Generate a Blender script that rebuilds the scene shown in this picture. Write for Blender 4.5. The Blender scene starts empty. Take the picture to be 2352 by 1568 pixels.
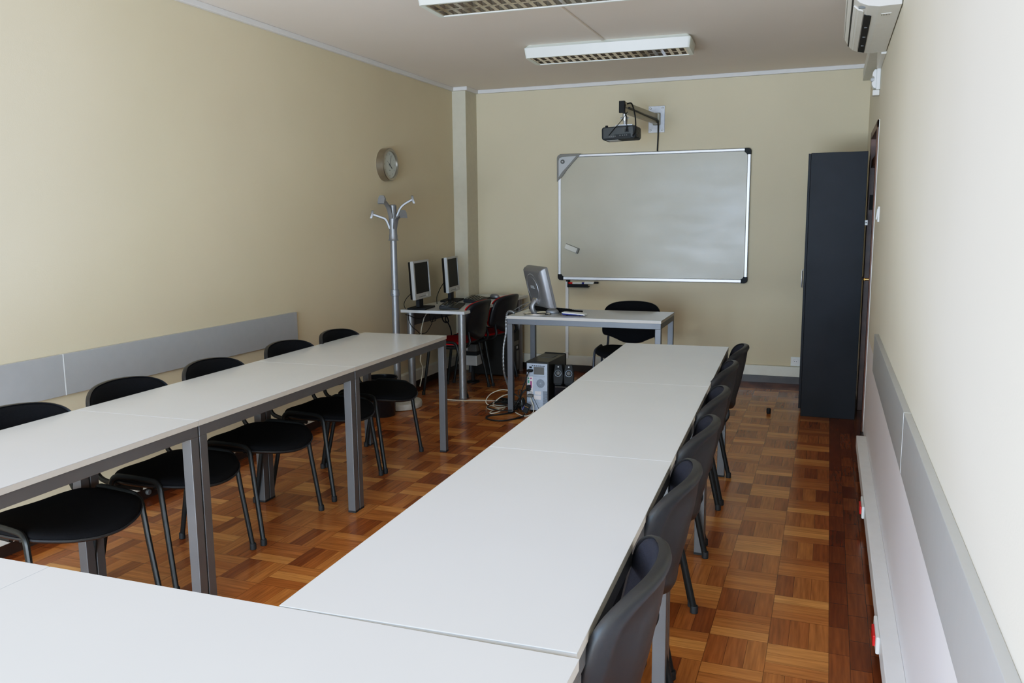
import bpy, bmesh, math, random
from mathutils import Vector, Matrix
random.seed(7)
SC = bpy.context.scene
COL = SC.collection
PI = math.pi

# ------------------------------------------------------------------ materials
def new_mat(name):
    m = bpy.data.materials.new(name); m.use_nodes = True
    nt = m.node_tree
    return m, nt, nt.nodes['Principled BSDF']

def mat(name, col, rough=0.5, metal=0.0, noise=0.0, nscale=20.0, bump=0.0, bscale=200.0, spec=None, emit=None, estr=0, coat=0.0):
    m, nt, b = new_mat(name)
    b.inputs['Base Color'].default_value = (*col, 1)
    b.inputs['Roughness'].default_value = rough
    b.inputs['Metallic'].default_value = metal
    if spec is not None: b.inputs['Specular IOR Level'].default_value = spec
    if coat: b.inputs['Coat Weight'].default_value = coat; b.inputs['Coat Roughness'].default_value = .1
    tc = nt.nodes.new('ShaderNodeTexCoord')
    if noise:
        n = nt.nodes.new('ShaderNodeTexNoise'); n.inputs['Scale'].default_value = nscale; n.inputs['Detail'].default_value = 4
        nt.links.new(tc.outputs['Object'], n.inputs['Vector'])
        r = nt.nodes.new('ShaderNodeValToRGB')
        r.color_ramp.elements[0].position = .3; r.color_ramp.elements[1].position = .7
        r.color_ramp.elements[0].color = (*[c*(1-noise) for c in col], 1)
        r.color_ramp.elements[1].color = (*[min(1, c*(1+noise)) for c in col], 1)
        nt.links.new(n.outputs['Fac'], r.inputs['Fac']); nt.links.new(r.outputs['Color'], b.inputs['Base Color'])
    if bump:
        n2 = nt.nodes.new('ShaderNodeTexNoise'); n2.inputs['Scale'].default_value = bscale; n2.inputs['Detail'].default_value = 3
        nt.links.new(tc.outputs['Object'], n2.inputs['Vector'])
        bp = nt.nodes.new('ShaderNodeBump'); bp.inputs['Strength'].default_value = bump; bp.inputs['Distance'].default_value = .002
        nt.links.new(n2.outputs['Fac'], bp.inputs['Height']); nt.links.new(bp.outputs['Normal'], b.inputs['Normal'])
    if emit: b.inputs['Emission Color'].default_value = (*emit, 1); b.inputs['Emission Strength'].default_value = estr
    return m

def floor_mat():
    m, nt, b = new_mat('parquet')
    N = nt.nodes.new; L = nt.links.new
    def math_(op, a, bb=None, c=None):
        n = N('ShaderNodeMath'); n.operation = op
        for i, v in enumerate((a, bb, c)):
            if v is None: continue
            if isinstance(v, (int, float)): n.inputs[i].default_value = v
            else: L(v, n.inputs[i])
        return n.outputs[0]
    geo = N('ShaderNodeNewGeometry'); sp = N('ShaderNodeSeparateXYZ'); L(geo.outputs['Position'], sp.inputs[0])
    S = .2045
    X = math_('DIVIDE', math_('SUBTRACT', sp.outputs['X'], .062), S)
    Y = math_('DIVIDE', math_('SUBTRACT', sp.outputs['Y'], .06), S)
    bx, by = math_('FLOOR', X), math_('FLOOR', Y)
    fx, fy = math_('SUBTRACT', X, bx), math_('SUBTRACT', Y, by)
    par = math_('FLOORED_MODULO', math_('ADD', bx, by), 2.0)     # 0: strips run in x, 1: strips run in y
    bord = math_('GREATER_THAN', sp.outputs['X'], .062)
    bordL = math_('LESS_THAN', sp.outputs['X'], -3.35)
    bordF = math_('GREATER_THAN', sp.outputs['Y'], 7.53)
    anyb = math_('MAXIMUM', math_('MAXIMUM', bord, bordL), bordF)
    # across / along coordinates
    def mix(f, a, bb):  # a*(1-f)+b*f
        return math_('ADD', math_('MULTIPLY', a, math_('SUBTRACT', 1.0, f)), math_('MULTIPLY', bb, f))
    across = mix(par, fy, fx)
    a3 = math_('MULTIPLY', across, 3.0); strip = math_('FLOOR', a3); fa = math_('SUBTRACT', a3, strip)
    along = mix(par, fx, fy)
    # border: strips .068 wide laid lengthwise with staggered joints
    bxx = math_('MULTIPLY', X, 3.0); bcol = math_('FLOOR', bxx); bfa = math_('SUBTRACT', bxx, bcol)
    byy = math_('ADD', math_('MULTIPLY', Y, 1.0), math_('MULTIPLY', bcol, .43)); brow = math_('FLOOR', byy); bfl = math_('SUBTRACT', byy, brow)
    c1 = N('ShaderNodeCombineXYZ'); L(math_('ADD', bx, 64.0), c1.inputs[0]); L(math_('ADD', by, 32.0), c1.inputs[1]); L(strip, c1.inputs[2])
    c2 = N('ShaderNodeCombineXYZ'); L(bcol, c2.inputs[0]); L(brow, c2.inputs[1]); c2.inputs[2].default_value = 9
    mv = N('ShaderNodeMix'); mv.data_type = 'VECTOR'; L(anyb, mv.inputs['Factor']); L(c1.outputs[0], mv.inputs[4]); L(c2.outputs[0], mv.inputs[5])
    wn = N('ShaderNodeTexWhiteNoise'); wn.noise_dimensions = '3D'; L(mv.outputs[1], wn.inputs['Vector'])
    rnd = wn.outputs['Value']
    # block-level tone: strips running across are lighter
    tone = math_('ADD', math_('ADD', math_('MULTIPLY', rnd, .55), .14), math_('MULTIPLY', math_('SUBTRACT', 1.0, par), .24))
    tone = mix(anyb, tone, math_('MULTIPLY', rnd, .22))
    ramp = N('ShaderNodeValToRGB'); cr = ramp.color_ramp
    cr.elements[0].position = 0; cr.elements[0].color = (.13, .030, .008, 1)
    cr.elements[1].position = 1; cr.elements[1].color = (.66, .31, .098, 1)
    e = cr.elements.new(.35); e.color = (.32, .10, .026, 1)
    e = cr.elements.new(.7); e.color = (.45, .172, .048, 1)
    L(tone, ramp.inputs['Fac'])
    # grain
    g1 = N('ShaderNodeCombineXYZ')
    gpar = mix(anyb, par, 1.0)
    L(mix(gpar, math_('MULTIPLY', sp.outputs['X'], 6.0), math_('MULTIPLY', sp.outputs['X'], 90.0)), g1.inputs[0])
    L(mix(gpar, math_('MULTIPLY', sp.outputs['Y'], 90.0), math_('MULTIPLY', sp.outputs['Y'], 6.0)), g1.inputs[1])
    L(math_('MULTIPLY', rnd, 9.0), g1.inputs[2])
    gn = N('ShaderNodeTexNoise'); gn.inputs['Scale'].default_value = 1.0; gn.inputs['Detail'].default_value = 2; L(g1.outputs[0], gn.inputs['Vector'])
    gm = N('ShaderNodeMapRange'); gm.inputs[1].default_value = .25; gm.inputs[2].default_value = .75; gm.inputs[3].default_value = .72; gm.inputs[4].default_value = 1.22; L(gn.outputs['Fac'], gm.inputs[0])
    # joints
    def edge(f, w):
        return math_('MINIMUM', math_('GREATER_THAN', f, w), math_('LESS_THAN', f, 1.0-w))
    jm = math_('MINIMUM', edge(fa, .012), edge(along, .006))
    jb = math_('MINIMUM', edge(bfa, .016), edge(bfl, .007))
    jo = mix(anyb, jm, jb)
    jf = math_('ADD', math_('MULTIPLY', jo, .6), .4)
    k = math_('MULTIPLY', gm.outputs[0], jf)
    vm = N('ShaderNodeVectorMath'); vm.operation = 'SCALE'; L(ramp.outputs['Color'], vm.inputs[0]); L(k, vm.inputs['Scale'])
    L(vm.outputs[0], b.inputs['Base Color'])
    b.inputs['Roughness'].default_value = .22; b.inputs['Specular IOR Level'].default_value = .38
    rn = N('ShaderNodeTexNoise'); rn.inputs['Scale'].default_value = 3; L(geo.outputs['Position'], rn.inputs['Vector'])
    rm = N('ShaderNodeMapRange'); rm.inputs[3].default_value = .13; rm.inputs[4].default_value = .30; L(rn.outputs['Fac'], rm.inputs[0]); L(rm.outputs[0], b.inputs['Roughness'])
    bp = N('ShaderNodeBump'); bp.inputs['Strength'].default_value = .12; bp.inputs['Distance'].default_value = .0006
    L(jo, bp.inputs['Height']); L(bp.outputs['Normal'], b.inputs['Normal'])
    return m

M = dict(
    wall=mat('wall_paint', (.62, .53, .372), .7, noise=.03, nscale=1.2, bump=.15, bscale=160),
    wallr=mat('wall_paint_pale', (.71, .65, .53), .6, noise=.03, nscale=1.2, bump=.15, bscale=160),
    ceil=mat('ceiling_paint', (.75, .675, .605), .8, noise=.02, nscale=1),
    floor=floor_mat(),
    trim=mat('cornice_white', (.66, .63, .60), .6, noise=.02),
    duct=mat('trunking_white', (.70, .67, .58), .45, noise=.02),
    ductw=mat('trunking_pale', (.80, .78, .76), .45, noise=.02),
    darkwood=mat('dark_skirting', (.035, .02, .015), .35, noise=.3, nscale=8),
    rail=mat('grey_rail_board', (.36, .36, .36), .38, noise=.02),
    top=mat('table_laminate', (.59, .60, .605), .2, noise=.015, nscale=4, bump=.03, bscale=500),
    topedge=mat('table_edge_band', (.50, .46, .41), .45, noise=.03),
    steel=mat('grey_painted_steel', (.125, .122, .125), .42, metal=.35, noise=.05, nscale=6),
    desksteel=mat('blue_grey_painted_steel', (.13, .135, .15), .45, metal=.3, noise=.05, nscale=6),
    blackfab=mat('black_fabric', (.0075, .0075, .009), .95, noise=.25, nscale=300, bump=.5, bscale=900, spec=.15),
    navyfab=mat('faded_black_fabric', (.022, .022, .032), .95, noise=.25, nscale=300, bump=.5, bscale=900, spec=.2),
    redfab=mat('red_fabric', (.42, .006, .01), .9, noise=.15, nscale=300, bump=.4, bscale=900, spec=.15),
    shell=mat('black_plastic_shell', (.010, .010, .013), .42, noise=.1, nscale=30, bump=.12, bscale=900),
    frame=mat('black_powder_coat', (.009, .010, .010), .42, noise=.1, nscale=30, spec=.35),
    rubber=mat('black_rubber', (.012, .012, .013), .7, noise=.1),
    alu=mat('aluminium', (.62, .63, .65), .35, metal=.85, noise=.03),
    silver=mat('silver_paint', (.28, .28, .29), .42, metal=.6, noise=.02),
    brushed=mat('brushed_steel', (.42, .38, .33), .28, metal=.95, noise=.06, nscale=12),
    galv=mat('galvanised_steel', (.50, .50, .52), .45, metal=.6, noise=.08, nscale=30),
    chrome=mat('chrome', (.75, .75, .76), .08, metal=1, noise=.02),
    armm=mat('arm_champagne_metal', (.36, .33, .27), .4, metal=.6, noise=.03),
    board=mat('whiteboard_enamel', (.49, .445, .345), .28, noise=.05, nscale=2.2),
    black=mat('black_plastic', (.009, .009, .010), .55, noise=.1, spec=.3),
    blackgloss=mat('glossy_black_plastic', (.010, .010, .013), .12, noise=.1),
    greypl=mat('grey_plastic', (.11, .105, .10), .5, noise=.05),
    lightpl=mat('light_grey_plastic', (.46, .46, .455), .4, noise=.03),
    screen=mat('dark_screen', (.012, .011, .009), .5, noise=.05, spec=.15),
    white=mat('white_plastic', (.74, .75, .72), .4, noise=.02),
    lampw=mat('lamp_housing_white', (.72, .75, .68), .35, noise=.02),
    louv=mat('mirror_louvre', (.72, .66, .63), .12, metal=1, noise=.03),
    tube=mat('unlit_tube', (.75, .75, .75), .3, noise=.02),
    acw=mat('air_conditioner_white', (.68, .66, .60), .45, noise=.02),
    dark=mat('dark_opening', (.006, .006, .007), .6, noise=.1),
    cabinet=mat('dark_cabinet_board', (.012, .013, .018), .55, noise=.25, nscale=3, spec=.3),
    wood=mat('brown_door_wood', (.12, .045, .025), .4, noise=.3, nscale=10, bump=.2, bscale=40),
    doorleaf=mat('dark_door_leaf', (.040, .026, .022), .35, noise=.3, nscale=9),
    brass=mat('brass', (.65, .42, .16), .25, metal=1, noise=.05),
    concrete=mat('stand_base_stone', (.50, .48, .44), .5, noise=.08, nscale=25),
    bin=mat('bin_black', (.010, .010, .013), .18, noise=.1),
    pcback=mat('zinc_back_panel', (.42, .47, .55), .4, metal=.35, noise=.06, nscale=40),
    pcside=mat('pc_black_case', (.016, .015, .013), .35, noise=.1),
    wcable=mat('white_cable', (.62, .58, .48), .45, noise=.05),
    bcable=mat('black_cable', (.010, .010, .010), .45, noise=.1),
    gtube=mat('grey_spiral_tube', (.20, .20, .20), .35, metal=.4, noise=.1, nscale=60),
    red=mat('red_plastic', (.6, .01, .01), .4, noise=.05),
    blue=mat('blue_plastic', (.02, .03, .22), .4, noise=.05),
    pink=mat('purple_port', (.35, .06, .2), .4, noise=.05),
    green=mat('green_port', (.05, .3, .2), .4, noise=.05),
    sticker=mat('pale_sticker', (.68, .62, .60), .5, noise=.05),
    dial=mat('clock_dial', (.50, .51, .46), .5, noise=.02),
    tan=mat('grey_brown_plastic', (.20, .185, .165), .4, noise=.05),
    ink=mat('grey_print', (.12, .12, .12), .5, noise=.05),
    darkcol=mat('column_paint', (.56, .51, .40), .7, noise=.03),
)
# whiteboard smudges
def smudge(m):
    nt = m.node_tree; b = nt.nodes['Principled BSDF']
    tc = nt.nodes.new('ShaderNodeTexCoord'); mp = nt.nodes.new('ShaderNodeMapping'); mp.inputs['Scale'].default_value = (1.2, 1, 4.0)
    n = nt.nodes.new('ShaderNodeTexNoise'); n.inputs['Scale'].default_value = 1.6; n.inputs['Detail'].default_value = 5
    r = nt.nodes.new('ShaderNodeMapRange'); r.inputs[1].default_value = .3; r.inputs[2].default_value = .7; r.inputs[3].default_value = .27; r.inputs[4].default_value = .38
    nt.links.new(tc.outputs['Object'], mp.inputs[0]); nt.links.new(mp.outputs[0], n.inputs['Vector']); nt.links.new(n.outputs['Fac'], r.inputs[0]); nt.links.new(r.outputs[0], b.inputs['Roughness'])
smudge(M['board'])
def glass_mat():
    m, nt, b = new_mat('clear_glass')
    b.inputs['Base Color'].default_value = (.9, .95, .93, 1); b.inputs['Roughness'].default_value = .02
    b.inputs['Transmission Weight'].default_value = 1; b.inputs['IOR'].default_value = 1.45
    return m
M['glass'] = glass_mat()
def paint_low_light(m):
    # cool window light low on the right wall, put into its base colour
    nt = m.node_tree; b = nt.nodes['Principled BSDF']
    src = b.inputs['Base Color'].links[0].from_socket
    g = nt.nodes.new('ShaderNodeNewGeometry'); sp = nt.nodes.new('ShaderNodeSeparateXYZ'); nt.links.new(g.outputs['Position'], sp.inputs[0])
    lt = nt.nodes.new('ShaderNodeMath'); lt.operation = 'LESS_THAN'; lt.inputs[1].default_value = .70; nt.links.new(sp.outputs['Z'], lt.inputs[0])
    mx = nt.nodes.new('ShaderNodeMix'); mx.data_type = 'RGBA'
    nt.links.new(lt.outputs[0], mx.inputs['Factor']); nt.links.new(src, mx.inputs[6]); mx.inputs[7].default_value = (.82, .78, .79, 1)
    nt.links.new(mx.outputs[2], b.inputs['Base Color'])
paint_low_light(M['wallr'])

# ------------------------------------------------------------------ mesh helpers
def NB(): return bmesh.new()
def box(bm, x0, x1, y0, y1, z0, z1, T=None, bev=0.0, seg=2):
    vs = [bm.verts.new((x, y, z)) for x in (x0, x1) for y in (y0, y1) for z in (z0, z1)]
    fs = [(0, 1, 3, 2), (4, 6, 7, 5), (0, 4, 5, 1), (2, 3, 7, 6), (0, 2, 6, 4), (1, 5, 7, 3)]
    F = [bm.faces.new([vs[i] for i in f]) for f in fs]
    if bev:
        es = list({e for f in F for e in f.edges})
        r = bmesh.ops.bevel(bm, geom=es, offset=bev, segments=seg, affect='EDGES', profile=.5)
        vs = list({v for f in r['faces'] for v in f.verts} | {v for v in vs if v.is_valid})
    if T is not None:
        for v in vs: v.co = T @ v.co
    return vs
def catmull(P, n=8, closed=False):
    P = [Vector(p) for p in P]; out = []; N = len(P)
    rng = range(N if closed else N-1)
    for i in rng:
        if closed: a, b, c, d = P[i-1], P[i], P[(i+1) % N], P[(i+2) % N]
        else: a, b, c, d = P[max(i-1, 0)], P[i], P[i+1], P[min(i+2, N-1)]
        for k in range(n):
            t = k/n
            out.append(.5*((2*b)+(c-a)*t+(2*a-5*b+4*c-d)*t*t+(3*b-a-3*c+d)*t**3))
    if not closed: out.append(P[-1])
    return out
def tube(bm, pts, r, n=8, smooth=0, flat=1.0, caps=True, rr=None):
    P = catmull(pts, smooth) if smooth else [Vector(p) for p in pts]
    rings = []; up = None
    for i, p in enumerate(P):
        t = (P[min(i+1, len(P)-1)]-P[max(i-1, 0)]).normalized()
        if up is None:
            up = Vector((1, 0, 0)) if abs(t.x) < .8 else Vector((0, 1, 0))
        u = (up-t*up.dot(t)); u = u.normalized() if u.length > 1e-6 else t.orthogonal().normalized()
        up = u; w = t.cross(u)
        q = rr[i] if rr else r
        rings.append([bm.verts.new(p+u*math.cos(2*PI*k/n)*q*flat+w*math.sin(2*PI*k/n)*q) for k in range(n)])
    for a, b in zip(rings, rings[1:]):
        for k in range(n): bm.faces.new((a[k], a[(k+1) % n], b[(k+1) % n], b[k]))
    if caps: bm.faces.new(rings[0][::-1]); bm.faces.new(rings[-1])
def lathe(bm, prof, c=(0, 0, 0), n=32, axis='z'):
    c = Vector(c); rings = []
    def pos(r, h, a):
        if axis == 'z': return c+Vector((r*math.cos(a), r*math.sin(a), h))
        if axis == 'x': return c+Vector((h, r*math.cos(a), r*math.sin(a)))
        return c+Vector((r*math.cos(a), h, r*math.sin(a)))
    for r, h in prof:
        rings.append([bm.verts.new(pos(max(r, 1e-5), h, 2*PI*k/n)) for k in range(n)])
    for a, b in zip(rings, rings[1:]):
        for k in range(n): bm.faces.new((a[k], a[(k+1) % n], b[(k+1) % n], b[k]))
    bm.faces.new(rings[0][::-1]); bm.faces.new(rings[-1])
def pad(bm, outline, layers, fn):
    """closed solid from scaled copies of an outline; layers = (scale, w); fn(u, v, w) -> point"""
    rings = []
    for s, w in layers:
        rings.append([bm.verts.new(fn(u*s, v*s, w)) for u, v in outline])
    n = len(outline)
    for a, b in zip(rings, rings[1:]):
        for k in range(n): bm.faces.new((a[k], a[(k+1) % n], b[(k+1) % n], b[k]))
    for ring, (s, w), fl in ((rings[0], layers[0], 1), (rings[-1], layers[-1], 0)):
        c = bm.verts.new(fn(0, 0, w))
        for k in range(n):
            f = (ring[(k+1) % n], ring[k], c); bm.faces.new(f if fl else f[::-1])
def prism(bm, poly, z0, z1, T=None):
    a = [bm.verts.new((x, y, z0)) for x, y in poly]; b = [bm.verts.new((x, y, z1)) for x, y in poly]
    n = len(poly)
    for k in range(n): bm.faces.new((a[k], a[(k+1) % n], b[(k+1) % n], b[k]))
    bm.faces.new(a[::-1]); bm.faces.new(b)
    if T is not None:
        for v in a+b: v.co = T @ v.co
def obj(name, bm, m, parent=None, smooth=False, bev=0.0, ang=35):
    bmesh.ops.recalc_face_normals(bm, faces=bm.faces)
    me = bpy.data.meshes.new(name); bm.to_mesh(me); bm.free()
    me.materials.append(M[m] if isinstance(m, str) else m)
    if smooth:
        me.shade_smooth()
        try: me.set_sharp_from_angle(angle=math.radians(ang))
        except Exception: pass
    o = bpy.data.objects.new(name, me); COL.objects.link(o)
    if parent: o.parent = parent
    if bev:
        md = o.modifiers.new('edge', 'BEVEL'); md.width = bev; md.segments = 2; md.limit_method = 'ANGLE'
    return o
def tag(o, label, cat, group=None):
    o['label'] = label; o['category'] = cat
    if group: o['group'] = group
    return o
def thing(name, label, cat, loc=(0, 0, 0), rz=0.0, group=None):
    o = bpy.data.objects.new(name, None); COL.objects.link(o)
    o.location = loc; o.rotation_euler = (0, 0, rz)
    o.empty_display_size = .1
    return tag(o, label, cat, group)
def struct(name, bm, m, parent=None, **k):
    o = obj(name, bm, m, parent, **k)
    if parent is None: o['kind'] = 'structure'
    return o
def dup(root, loc, rz, label=None, group=None):
    r = root.copy(); COL.objects.link(r); r.location = loc; r.rotation_euler = (0, 0, rz)
    if label: r['label'] = label
    if group: r['group'] = group
    for ch in list(root.children):
        c = ch.copy(); COL.objects.link(c); c.parent = r
        for g in list(ch.children):
            d = g.copy(); COL.objects.link(d); d.parent = c
    return r
def bx(*a, T=None, bev=0.0):
    b = NB(); box(b, *a, T=T, bev=bev); return b
def RZ(a): return Matrix.Rotation(a, 4, 'Z')
def TR(*v): return Matrix.Translation(Vector(v))

def text_mesh(name, body, size, m, parent, ML, extrude=.0):
    f = bpy.data.curves.new(name, 'FONT'); f.body = body; f.size = size; f.align_x = 'CENTER'; f.align_y = 'CENTER'; f.extrude = extrude; f.resolution_u = 3
    tmp = bpy.data.objects.new(name+'_src', f); COL.objects.link(tmp)
    bpy.context.view_layer.update()
    me = bpy.data.meshes.new_from_object(tmp.evaluated_get(bpy.context.evaluated_depsgraph_get()))
    bpy.data.objects.remove(tmp); bpy.data.curves.remove(f)
    me.materials.clear(); me.materials.append(M[m]); me.name = name
    o = bpy.data.objects.new(name, me); COL.objects.link(o); o.parent = parent; o.matrix_local = ML
    return o

# ------------------------------------------------------------------ room shell
WL, WR, YF, YB, H = -3.4824, .2732, 7.854, -1.3, 2.768
TT = .12
struct('floor', bx(WL-TT, WR+TT, YB-TT, YF+TT, -.1, 0), 'floor')
struct('ceiling', bx(WL-TT, WR+TT, YB-TT, YF+TT, H, H+.1), 'ceil')
struct('wall_left', bx(WL-TT, WL, YB, YF, 0, H), 'wall')
struct('wall_far', bx(WL-TT, WR+TT, YF, YF+TT, 0, H), 'wall')
struct('wall_column', bx(WL, WL+.142, YF-.267, YF, 0, H), 'darkcol')
# right wall with door opening
DY0, DY1, DH = 6.02, 6.95, 2.10
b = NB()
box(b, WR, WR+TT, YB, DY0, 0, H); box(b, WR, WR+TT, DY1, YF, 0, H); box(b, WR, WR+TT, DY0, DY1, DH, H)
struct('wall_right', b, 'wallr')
# back wall behind the viewer with a wide window opening
WX0, WX1, WZ0, WZ1 = -3.2, .10, .12, 2.45
b = NB()
box(b, WL-TT, WX0, YB-TT, YB, 0, H); box(b, WX1, WR+TT, YB-TT, YB, 0, H)
box(b, WX0, WX1, YB-TT, YB, 0, WZ0); box(b, WX0, WX1, YB-TT, YB, WZ1, H)
struct('wall_back', b, 'wall')
b = NB()
for x in (WX0, WX0+(WX1-WX0)/3, WX0+2*(WX1-WX0)/3, WX1-.05): box(b, x, x+.05, YB-.09, YB-.04, WZ0, WZ1)
box(b, WX0, WX1, YB-.09, YB-.04, WZ0, WZ0+.05); box(b, WX0, WX1, YB-.09, YB-.04, WZ1-.05, WZ1)
struct('window_1', b, 'white')

# cornices
def trimbox(name, *a, m='trim'): return struct(name, bx(*a, bev=.004), m)
trimbox('trim_1', WL, WL+.03, YB, YF-.267-.03, H-.035, H)
trimbox('trim_2', WL+.142+.03, WR, YF-.03, YF, H-.035, H)
trimbox('trim_3', WL, WL+.142+.03, YF-.267-.03, YF-.267, H-.035, H)
trimbox('trim_4', WL+.142, WL+.142+.03, YF-.267, YF, H-.035, H)
trimbox('trim_5', WR-.03, WR, YB, YF-.03, H-.035, H)

# grey protective boards on both side walls
RZT, RZB, RT = .877, .675, .022
def railboard(name, x0, x1, y0, y1):
    struct(name, bx(x0, x1, y0+.0025, y1-.0025, RZB, RZT, bev=.0015), 'rail')
railboard('trim_6', WL, WL+RT, 2.957, 4.878)
railboard('trim_7', WL, WL+RT, .55, 2.957)
railboard('trim_8', WR-RT, WR, 2.907, 4.84)
railboard('trim_9', WR-RT, WR, .75, 2.907)

struct('trim_18', bx(WL, WL+RT+.0006, 2.9548, 2.9592, RZB, RZT), 'white')
struct('trim_19', bx(WR-RT-.0006, WR, 2.9048, 2.9092, RZB, RZT), 'white')
# white cable trunking above a dark wooden skirting
struct('baseboard_far', bx(WL+.142, WR, YF-.02, YF, 0, .067), 'darkwood')
struct('baseboard_left', bx(WL, WL+.02, YB, YF-.267, 0, .067), 'darkwood')
struct('baseboard_right', bx(WR-.02, WR, YB, DY0-.06, 0, .06), 'darkwood')
b = NB(); box(b, WL+.142, WR, YF-.04, YF, .067, .160, bev=.004)
struct('trim_10', b, 'duct')
b = NB(); box(b, WL, WL+.05, YB, YF-.267, .067, .160, bev=.004)
struct('trim_11', b, 'duct')
b = NB(); box(b, WR-.057, WR, YB, 5.573, .055, .128, bev=.003)
struct('trim_12', b, 'ductw')
struct('trim_13', bx(-2.409, -2.378, YF-.018, YF, .16, .905, bev=.003), 'ductw')
struct('trim_14', bx(-1.577, -1.555, 4.62, 5.99, H-.014, H, bev=.003), 'ceil')
# trunking high on the right wall behind the air conditioner
struct('trim_15', bx(WR-.075, WR, 5.602, 7.45, 2.575, 2.66, bev=.004), 'acw')
struct('trim_16', bx(WR-.03, WR, 5.602, 6.13, 2.46, 2.575, bev=.004), 'acw')

# door in the right wall
d = thing('door_1', 'dark brown wooden door with glazed transom in the right wall', 'door', (WR, DY0, 0)); d['kind'] = 'structure'
b = NB()
fw = .055
box(b, -.012, .10, -.03, fw-.03+.02, 0, DH+.02); box(b, -.012, .10, DY1-DY0-.045, DY1-DY0+.0, 0, DH+.02)
box(b, -.012, .10, -.03, DY1-DY0, DH-.03, DH+.02); box(b, .0, .10, .03, DY1-DY0-.03, 1.86, 1.92)
obj('door_frame', b, 'wood', d, bev=.003)
obj('door_leaf', bx(.03, .07, .045, DY1-DY0-.045, .01, 1.86), 'doorleaf', d, bev=.002)
obj('transom_glass', bx(.05, .056, .045, DY1-DY0-.045, 1.92, DH-.03), 'glass', d)
b = NB(); lathe(b, [(.022, .03), (.022, .018), (.009, .014), (.009, -.035)], (0, .10, 1.08), 16, 'x'); tube(b, [(-.035, .10, 1.08), (-.045, .14, 1.08), (-.047, .21, 1.083)], .008, 8)
obj('door_handle', b, 'brass', d, smooth=True)
b = NB(); box(b, .0, .03, DY1-DY0-.07, DY1-DY0-.05, 1.55, 1.66)
obj('hinge', b, 'black', d)
# thin pale plaster edge beside the door frame
struct('trim_17', bx(WR-.003, WR, DY0-.045, DY0-.03, 0, DH+.02), 'white')

# ------------------------------------------------------------------ tables
TH = .766; TL, TW = 1.2, .6
def make_table(name, label, L, W, group, steel='steel', lip=.022, hh=TH, legw=.042):
    """origin at one corner; x 0..L? the long side runs along local y from 0 to -L, width from -W to 0 in x"""
    t = thing(name, label, 'table', group=group)
    b = NB(); box(b, -W, 0, -L, 0, hh-.003, hh, bev=.0012)
    obj('tabletop', b, 'top', t)
    b = NB(); box(b, -W+.0006, -.0006, -L+.0006, -.0006, hh-lip, hh-.003)
    obj('edge_band', b, 'topedge', t)
    zt = hh-lip; rh = .042; i = .003
    b = NB()
    box(b, -W+i, -W+i+legw, -L+legw, -legw, zt-rh, zt, bev=.002); box(b, -i-legw, -i, -L+legw, -legw, zt-rh, zt, bev=.002)
    box(b, -W+i, -i, -i-legw, -i, zt-rh, zt, bev=.002); box(b, -W+i, -i, -L+i, -L+i+legw, zt-rh, zt, bev=.002)
    obj('under_frame', b, steel, t)
    for x in (-W+i, -i-legw):
        for y in (-i-legw, -L+i):
            lg = obj('leg', bx(x, x+legw, y, y+legw, .006, zt-rh, bev=.002), steel, t)
            obj('foot_cap', bx(x-.0005, x+legw+.0005, y-.0005, y+legw+.0005, 0, .010), 'rubber', lg)
    return t
G_R = 'white tables in the row along the right side'
G_L = 'white tables in the row along the left side'
G_C = 'white tables across the near end'
def place_at(o, x, y, a): o.location = (x, y, 0); o.rotation_euler = (0, 0, a)
LR, aR = 1.1955, .0382
R0 = (-.5135, 4.8763)
tR = make_table('meeting_table', '', LR-.002, .60, G_R)
labR = ['far table of the right row, ending in front of the teacher desk', 'middle table of the right row, faint seams at both ends', 'near table of the right row, touching the bright cross table']
for i in range(3):
    x = R0[0]+math.sin(aR)*LR*i; y = R0[1]-math.cos(aR)*LR*i
    if i == 0: place_at(tR, x, y, aR); tR['label'] = labR[0]; o = tR
    else: o = dup(tR, (x, y, 0), aR, labR[i], G_R)
tc = None
LLn, aL = 1.190, .0346
L0 = (-2.285, 4.826)
tL = None
labL = ['far table of the left row, free end near the coat stand', 'middle table of the left row, between two leg pairs', 'near table of the left row, running out of view at the left']
for i in range(3):
    x = L0[0]+math.sin(aL)*LLn*i; y = L0[1]-math.cos(aL)*LLn*i
    if tL is None:
        tL = make_table('meeting_table', labL[0], LLn-.002, .60, G_L); place_at(tL, x, y, aL)
    else: dup(tL, (x, y, 0), aL, labL[i], G_L)
# cross tables: long side along x
aC = .017; C0 = (-.3677, 1.2775)
tC = make_table('meeting_table', 'bright white cross table at the near right, end to end with another', 1.198, .60, G_C)
place_at(tC, C0[0], C0[1], aC-PI/2)
tC.location = (C0[0]+math.sin(aC)*.6, C0[1]-math.cos(aC)*.6, 0)
# local -y now points to -x: shift so the far long side is on y = C0.y
o = dup(tC, (tC.location.x-math.cos(aC)*1.2, tC.location.y-math.sin(aC)*1.2, 0), aC-PI/2, 'bright white cross table filling the lower left corner of the photo', G_C)

# teacher desk
aD = .0113; D0 = (-2.308, 5.9586)
td = make_table('teacher_desk', 'grey topped teacher desk holding the silver monitor, under the whiteboard', 1.1975, .60, None, steel='desksteel')
td['category'] = 'desk'
# rotate so that local -y -> +x and local x range covers depth
place_at(td, D0[0], D0[1], aD+PI/2)
# with rotation +90: local (x,y)->(-y, x): x in -W..0 -> world y -W..0 ; y -L..0 -> world x 0..L ; shift by +W in world y
td.location = (D0[0]-math.sin(aD)*.6, D0[1]+math.cos(aD)*.6, 0)

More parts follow.
